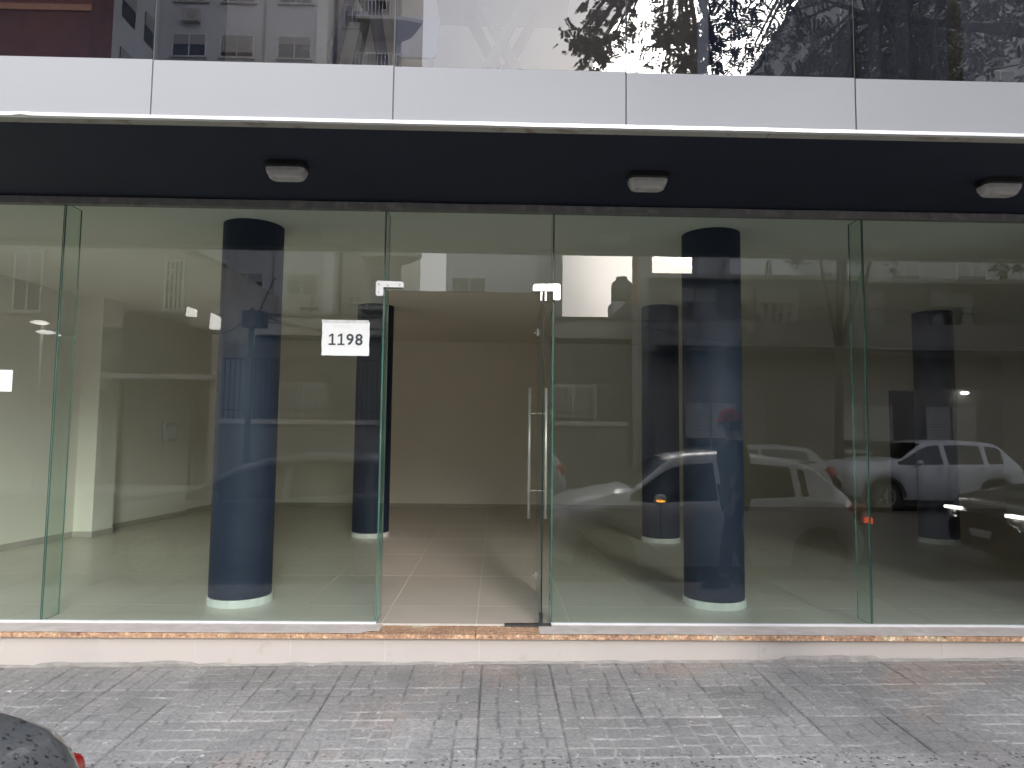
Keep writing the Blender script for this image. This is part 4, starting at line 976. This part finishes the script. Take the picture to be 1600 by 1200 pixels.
# low white house with fence
h = thing('low_house', (-2, -18, ROAD), 'low white house with a flat parapet and a barred front fence, opposite the shop', 'house')
mb = MB(); mb.box(-8.05, 5.3, -24, -18, ROAD, 4.45); part('wall', mb, M['midgrey'], h)
mb = MB(); mb.box(-8.05, 5.3, -18.6, -17.7, 4.44, 5.06); part('parapet', mb, M['cream'], h)
mb = MB(); mb.box(-8.05, 5.4, -18.7, -17.62, 5.06, 5.14); part('coping', mb, M['midgrey'], h)
for x in (-6.4, -2.2, 2.6): window(h, x-.8, x+.8, 1.3, 2.9, -18, .7)
mb = MB(); mb.box(-.5, .5, -18.0, -17.95, ROAD+.1, 2.4); part('front_door', mb, M['dkgrey'], h)
fz = thing('street_fence', (-1, -15.5, ROAD), 'low wall topped with dark vertical bars before the low white house', 'fence')
mb = MB(); mb.box(-8.05, 3.9, -15.6, -15.4, ROAD, 1.52); part('low_wall', mb, M['midgrey'], fz)
mb = MB(); mb.box(-8.05, 3.9, -15.66, -15.34, 1.52, 1.66); part('coping', mb, M['cream'], fz)
bm_ = MB(); bm_.box(-.012, .012, -.012, .012, 0, 1.74); bme = bm_.mesh('bar', M['iron'])
for k in range(80):
    o = bpy.data.objects.new('bar', bme); COL.objects.link(o); o.parent = fz; o.location = (-8.0+.149*k+1, 0, 1.66-ROAD)
mb = MB(); mb.box(-8.05, 3.9, -15.52, -15.48, 3.38, 3.43); mb.box(-8.05, 3.9, -15.52, -15.48, 1.9, 1.94); part('rail', mb, M['iron'], fz)
# electric fence arms and cables
for x, ln, an in ((-7.9, 1.3, .40), (-6.2, .9, .12), (-5.2, .8, -.1)):
    t = thing('fence_arm', (x, -17.7, 5.1), {-7.9: 'slanting dark electric fence arm over the left end of the parapet', -6.2: 'short upright electric fence arm second from the left on the parapet', -5.2: 'third electric fence arm leaning slightly on the parapet'}[x], 'fence arm', 'electric fence arms on the parapet')
    d = Vector((math.sin(an), 0, math.cos(an))); p0 = Vector((x, -17.7, 5.1)); mb = MB(); mb.tube([p0, p0+d*ln], .022, 6); part('rod', mb, M['iron'], t)
    for k in range(1, 6):
        q = p0+d*ln*k/5; mb = MB(); mb.lathe([(0, -.03), (.03, -.02), (.03, .02), (0, .03)], q+Vector((.04, 0, 0)), 8); part('insulator', mb, M['iron'], t)
def cable(pts, r, lab):
    P_ = []
    for a_, b_ in zip(pts[:-1], pts[1:]):
        for i in range(12):
            t = i/12; q = Vector(a_).lerp(Vector(b_), t); q.z -= .25*math.sin(pi*t); P_.append(q)
    P_.append(Vector(pts[-1])); mb = MB(); mb.tube(P_, r, 5); return tag(part('cable', mb, M['iron']), lab, 'cable', 'overhead cables across the street')
cable([(-6.85, -14.2, 4.6), (-3.5, -14.2, 4.15), (2.5, -14.2, 4.5), (9.5, -14.2, 5.0), (18, -14.2, 5.2)], .022, 'upper thick overhead cable across the house fronts')
cable([(-6.85, -14.4, 4.4), (0, -14.4, 4.1), (4.3, -14.4, 4.3), (10, -14.4, 4.0), (20, -14.4, 4.3)], .014, 'lower thin overhead cable across the house fronts')
cable([(-6.85, -14.2, 4.5), (-8, -14.0, 4.0), (-20, -14, 4.4)], .014, 'thin cable running left from the pole')
t = thing('utility_pole', (-6.85, -14.3, ROAD), 'dark utility pole with a cable box, at the left end of the fence', 'pole')
mb = MB(); mb.tube([(-6.85, -14.3, ROAD), (-6.85, -14.3, 4.7)], [.09, .07], 10); part('pole', mb, M['iron'], t, True)
mb = MB(); mb.box(-7.05, -6.45, -14.45, -14.1, 4.15, 4.6); bevel(part('cable_box', mb, M['iron'], t), .05)
# middle building further back
b = thing('rear_building', (0, -24.5, ROAD), 'plain grey building with one wide window rising behind the low white house', 'building')
mb = MB(); mb.box(-2.2, 1.75, -32, -24.5, ROAD, 12.5); part('wall', mb, M['whitew'], b)
mb = MB(); mb.box(1.75, 2.85, -32, -24.4, ROAD, 12.0); part('stair_wall', mb, M['greyw'], b)
window(b, -1.95, -.45, 6.9, 8.0, -24.5, 0)
window(b, -1.95, -.45, 9.9, 11.0, -24.5, .5)
# water tank on its stand
t = thing('water_tank', (5.7, -26, 6.6), 'grey round water tank with a pale emblem on a white roof', 'water tank')
mb = MB(); mb.lathe([(0, 8.42), (.26, 8.42), (.28, 8.30), (.30, 8.28), (.44, 8.16), (.48, 8.05), (.48, 7.35), (.45, 7.25), (0, 7.25)], (5.72, -26, 0), 28); part('tank', mb, mat('tank_plastic', (.085, .085, .08), .6), t, True)
mb = MB()
for k in range(9):
    a0 = -1.9+k*.10+1.57*2; 
n = 20; vs = []
for k in range(n):
    a_ = 2*pi*k/n; u_, v_ = .17*math.cos(a_), .075*math.sin(a_)+.02*math.sin(a_*3)
    for s_ in (.62, 1): th = pi/2+.35+u_*s_/.48; vs.append((5.72+.487*math.cos(th), -26+.487*math.sin(th), 7.88+v_*s_))
mb.add(vs, [(2*k, 2*k+1, (2*k+3) % (2*n), (2*k+2) % (2*n)) for k in range(n)]); part('emblem', mb, M['whiteiron'], t)
r_ = thing('rooftop_shed', (5.8, -26.2, 5), 'small white rooftop block with a sloping side under the water tank', 'roof shed')
mb = MB(); mb.prism([(4.9, 4), (4.9, 6.0), (5.25, 6.5), (5.25, 7.24), (6.0, 7.24), (6.0, 7.1), (6.9, 7.6), (6.9, 4)], 'y', -27, -25.6); part('wall', mb, M['whitew'], r_)
# two storey house on the right
h = thing('two_storey_house', (10, -15.5, ROAD), 'grey two storey house with a long balcony band, right of the low white house', 'house')
mb = MB(); mb.box(4.75, 22, -15.9, -15.5, ROAD, 2.78); mb.box(4.75, 22, -26, -16.3, 2.78, 6.12); part('wall', mb, M['midgrey'], h)  # shade of the tree is put into this dark wall colour
mb = MB(); mb.box(4.75, 22, -16.3, -15.2, 3.92, 4.68); part('balcony_band', mb, mat('band_render', (.19, .185, .18), .9), h)
mb = MB(); mb.box(4.75, 22, -16.4, -15.4, 3.80, 3.915); part('balcony_slab', mb, M['midgrey'], h)
mb = MB(); mb.box(4.7, 22, -16.6, -16.0, 6.12, 6.26); part('cornice', mb, M['roof'], h)
mb = MB(); mb.prism([(4.43, ROAD), (4.43, 7.1), (4.2, 7.1), (4.43, 7.5), (4.43, 9.6), (4.87, 9.6), (4.87, ROAD)], 'y', -17.2, -16.31); part('chimney_tower', mb, M['greyw'], h)
mb = MB(); mb.box(4.41, 4.43, -17.15, -16.35, 5.4, 7.05); part('tower_edge', mb, M['terr'], h)
mb = MB(); mb.box(8.1, 9.1, -15.5, -15.45, ROAD+.1, 2.66); part('front_door', mb, M['dkgrey'], h)
for x in (6.4, 11, 13.5): window(h, x-.8, x+.8, .9, 2.3, -15.5, .8, 'midgrey')
for x in (6.2, 8.8, 11.4, 14.2): window(h, x-.7, x+.7, 4.75, 5.9, -16.3, .4, 'midgrey')
mb = MB(); mb.lathe([(0, -.06), (.09, -.04), (.12, 0), (.09, .03), (0, .03)], (13.85, -15.35, 2.68), 14); part('added_spot_lamp', mb, emit_mat('added_spot_glow', (1, 1, 1), 22), h, True)  # glowing lamp added to make a white spot in the glass
# roofs and blocks further right
b = thing('background_block', (10, -30, ROAD), 'pale building in the gap above the two storey house roof, with an added tall sky block', 'building')
mb = MB(); mb.box(10.4, 11.9, -31, -30, ROAD, 12.6); part('wall', mb, M['greyw'], b); mb = MB(); mb.box(11.9, 15.49, -34, -29.5, ROAD, 12.0); part('side_wall', mb, M['whitew'], b)
mb = MB(); mb.box(15.5, 40, -40, -30, ROAD, 24); part('sky_block_wall', mb, M['greyw'], b)  # tall block added to cut the sky light reaching the shop facade
for k in range(7):
    for x in (17.5, 21, 24.5, 28): window(b, x-.8, x+.8, 3+3*k, 4.5+3*k, -30, .5)

# ------------------------------------------------------------------ trees
def leaf_mat(name, c1, c2):
    m = bpy.data.materials.new(name); m.use_nodes = True; t = m.node_tree; p = t.nodes['Principled BSDF']
    g = t.nodes.new('ShaderNodeNewGeometry'); r = t.nodes.new('ShaderNodeValToRGB'); r.color_ramp.elements[0].color = (*c1, 1); r.color_ramp.elements[1].color = (*c2, 1)
    lk(t, g.outputs['Random Per Island'], r.inputs[0]); lk(t, r.outputs[0], p.inputs['Base Color']); p.inputs['Roughness'].default_value = .6
    return m
M['leaf'] = leaf_mat('tree_leaves', (.035, .05, .02), (.075, .10, .04)); M['bark'] = mat('tree_bark', (.045, .035, .028), .95, .25, 8, bump=.6, bscale=20, vec=(1, 1, .3))
M['leaf2'] = leaf_mat('far_tree_leaves', (.03, .04, .02), (.06, .08, .035))
def tree(loc, h0, limbs, clumps, leafsz, twigs, nleaf, label, lm, seed, tr=.2):
    rnd = random.Random(seed); t = thing('tree', loc, label, 'tree', 'street trees')
    L_ = Vector(loc); mb = MB(); hub = L_+Vector((.1, 0, h0))
    mb.tube([L_, L_+Vector((.05, .03, h0*.5)), hub], [tr*1.25, tr, tr*.8], 12)
    for q in limbs:
        q = Vector(q); mid = hub.lerp(q, .5)+Vector((rnd.uniform(-.3, .3), rnd.uniform(-.3, .3), .4))
        mb.tube([hub, mid, q], [tr*.6, tr*.35, tr*.12], 8)
    part('trunk', mb, M['bark'], t, True)
    mb = MB(); tw = MB()
    for (cx, cy, cz, rad) in clumps:
        c = Vector((cx, cy, cz)); near = min(limbs, key=lambda q: (Vector(q)-c).length); tw.tube([Vector(near), Vector(near).lerp(c, .55)+Vector((0, 0, .15)), c], [.03, .02, .01], 4)
        for _ in range(twigs):
            d = Vector((rnd.gauss(0, 1), rnd.gauss(0, 1), rnd.gauss(0, .8))).normalized(); s = c+Vector((rnd.gauss(0, .5), rnd.gauss(0, .5), rnd.gauss(0, .45)))*rad
            dr = (d+Vector((rnd.uniform(-.4, .4), rnd.uniform(-.4, .4), -.55))).normalized(); ln = rad*rnd.uniform(.25, .6)
            sd_ = dr.cross(Vector((0, 0, 1))).normalized(); up_ = sd_.cross(dr)
            tilt = rnd.uniform(-.5, .5); 
            for k in range(nleaf):
                u = (k+1)/nleaf; p = s+dr*ln*u+Vector((0, 0, -.12*ln*u*u))
                for sg in (-1, 1):
                    if rnd.random() < .1: continue
                    ax = (sd_*sg+dr*.5+up_*(tilt+rnd.uniform(-.3, .3))).normalized(); wv = (ax.cross(up_)).normalized()*leafsz*.24
                    L2 = leafsz*rnd.uniform(.7, 1.1)
                    mb.add([p, p+ax*L2*.5+wv, p+ax*L2, p+ax*L2*.5-wv], [(0, 1, 2, 3)])
    part('branches', tw, M['bark'], t); part('crown', mb, lm, t)
    return t
rnd = random.Random(3); cl = []
def blob(n, c, r, rad):
    for _ in range(n):
        while True:
            v = Vector((rnd.uniform(-1, 1), rnd.uniform(-1, 1), rnd.uniform(-1, 1)))
            if .2 < v.length < 1: break
        cl.append((c[0]+v.x*r[0], c[1]+v.y*r[1], c[2]+v.z*r[2], rad*rnd.uniform(.7, 1.2)))
blob(70, (5.0, -4.4, 7.4), (2.9, 2.2, 2.0), .55); blob(30, (2.1, -4.2, 6.0), (1.0, 1.0, .9), .36); blob(11, (.95, -4.2, 5.35), (.32, .4, .42), .22); blob(14, (1.75, -4.2, 5.05), (.35, .5, .32), .22); blob(34, (4.0, -4.3, 5.4), (1.9, 1.3, .7), .40); blob(5, (.85, -4.2, 5.0), (.12, .2, .14), .13)
tree((7.6, -2.55, -.25), 3.6, [(5.5, -4, 6.3), (3.2, -4.1, 6.2), (7.5, -5, 7.2), (5.8, -3.4, 7.6), (1.7, -4.2, 6.1), (8.6, -3.5, 7.0), (3.9, -4.5, 5.6)], cl, .050, 20, 9, 'large street tree on the near kerb with fine drooping leaflets', M['leaf'], 5, .2)
for (lx, ly, cx, nn, lb, sd_) in ((9.5, -14.1, 9.6, 130, 'dense tree across the street in front of the two storey house, left of the other', 21), (15.6, -14.1, 15.8, 120, 'dense tree across the street farther right along the two storey house', 22)):
    cl = []; blob(nn, (cx, -13.6, 9.2), (3.0, 2.6, 2.75), .75); blob(26, (cx-.3, -13.2, 6.7), (2.2, 1.5, .5), .5)
    tree((lx, ly, ROAD+.13), 4.0, [(cx-1.0, -13.5, 8), (cx+1.5, -13.8, 8.4), (cx, -12.6, 9), (cx+.2, -14.6, 9.5), (cx, -13.4, 10.6)], cl, .13, 12, 9, lb, M['leaf2'], sd_, .12)
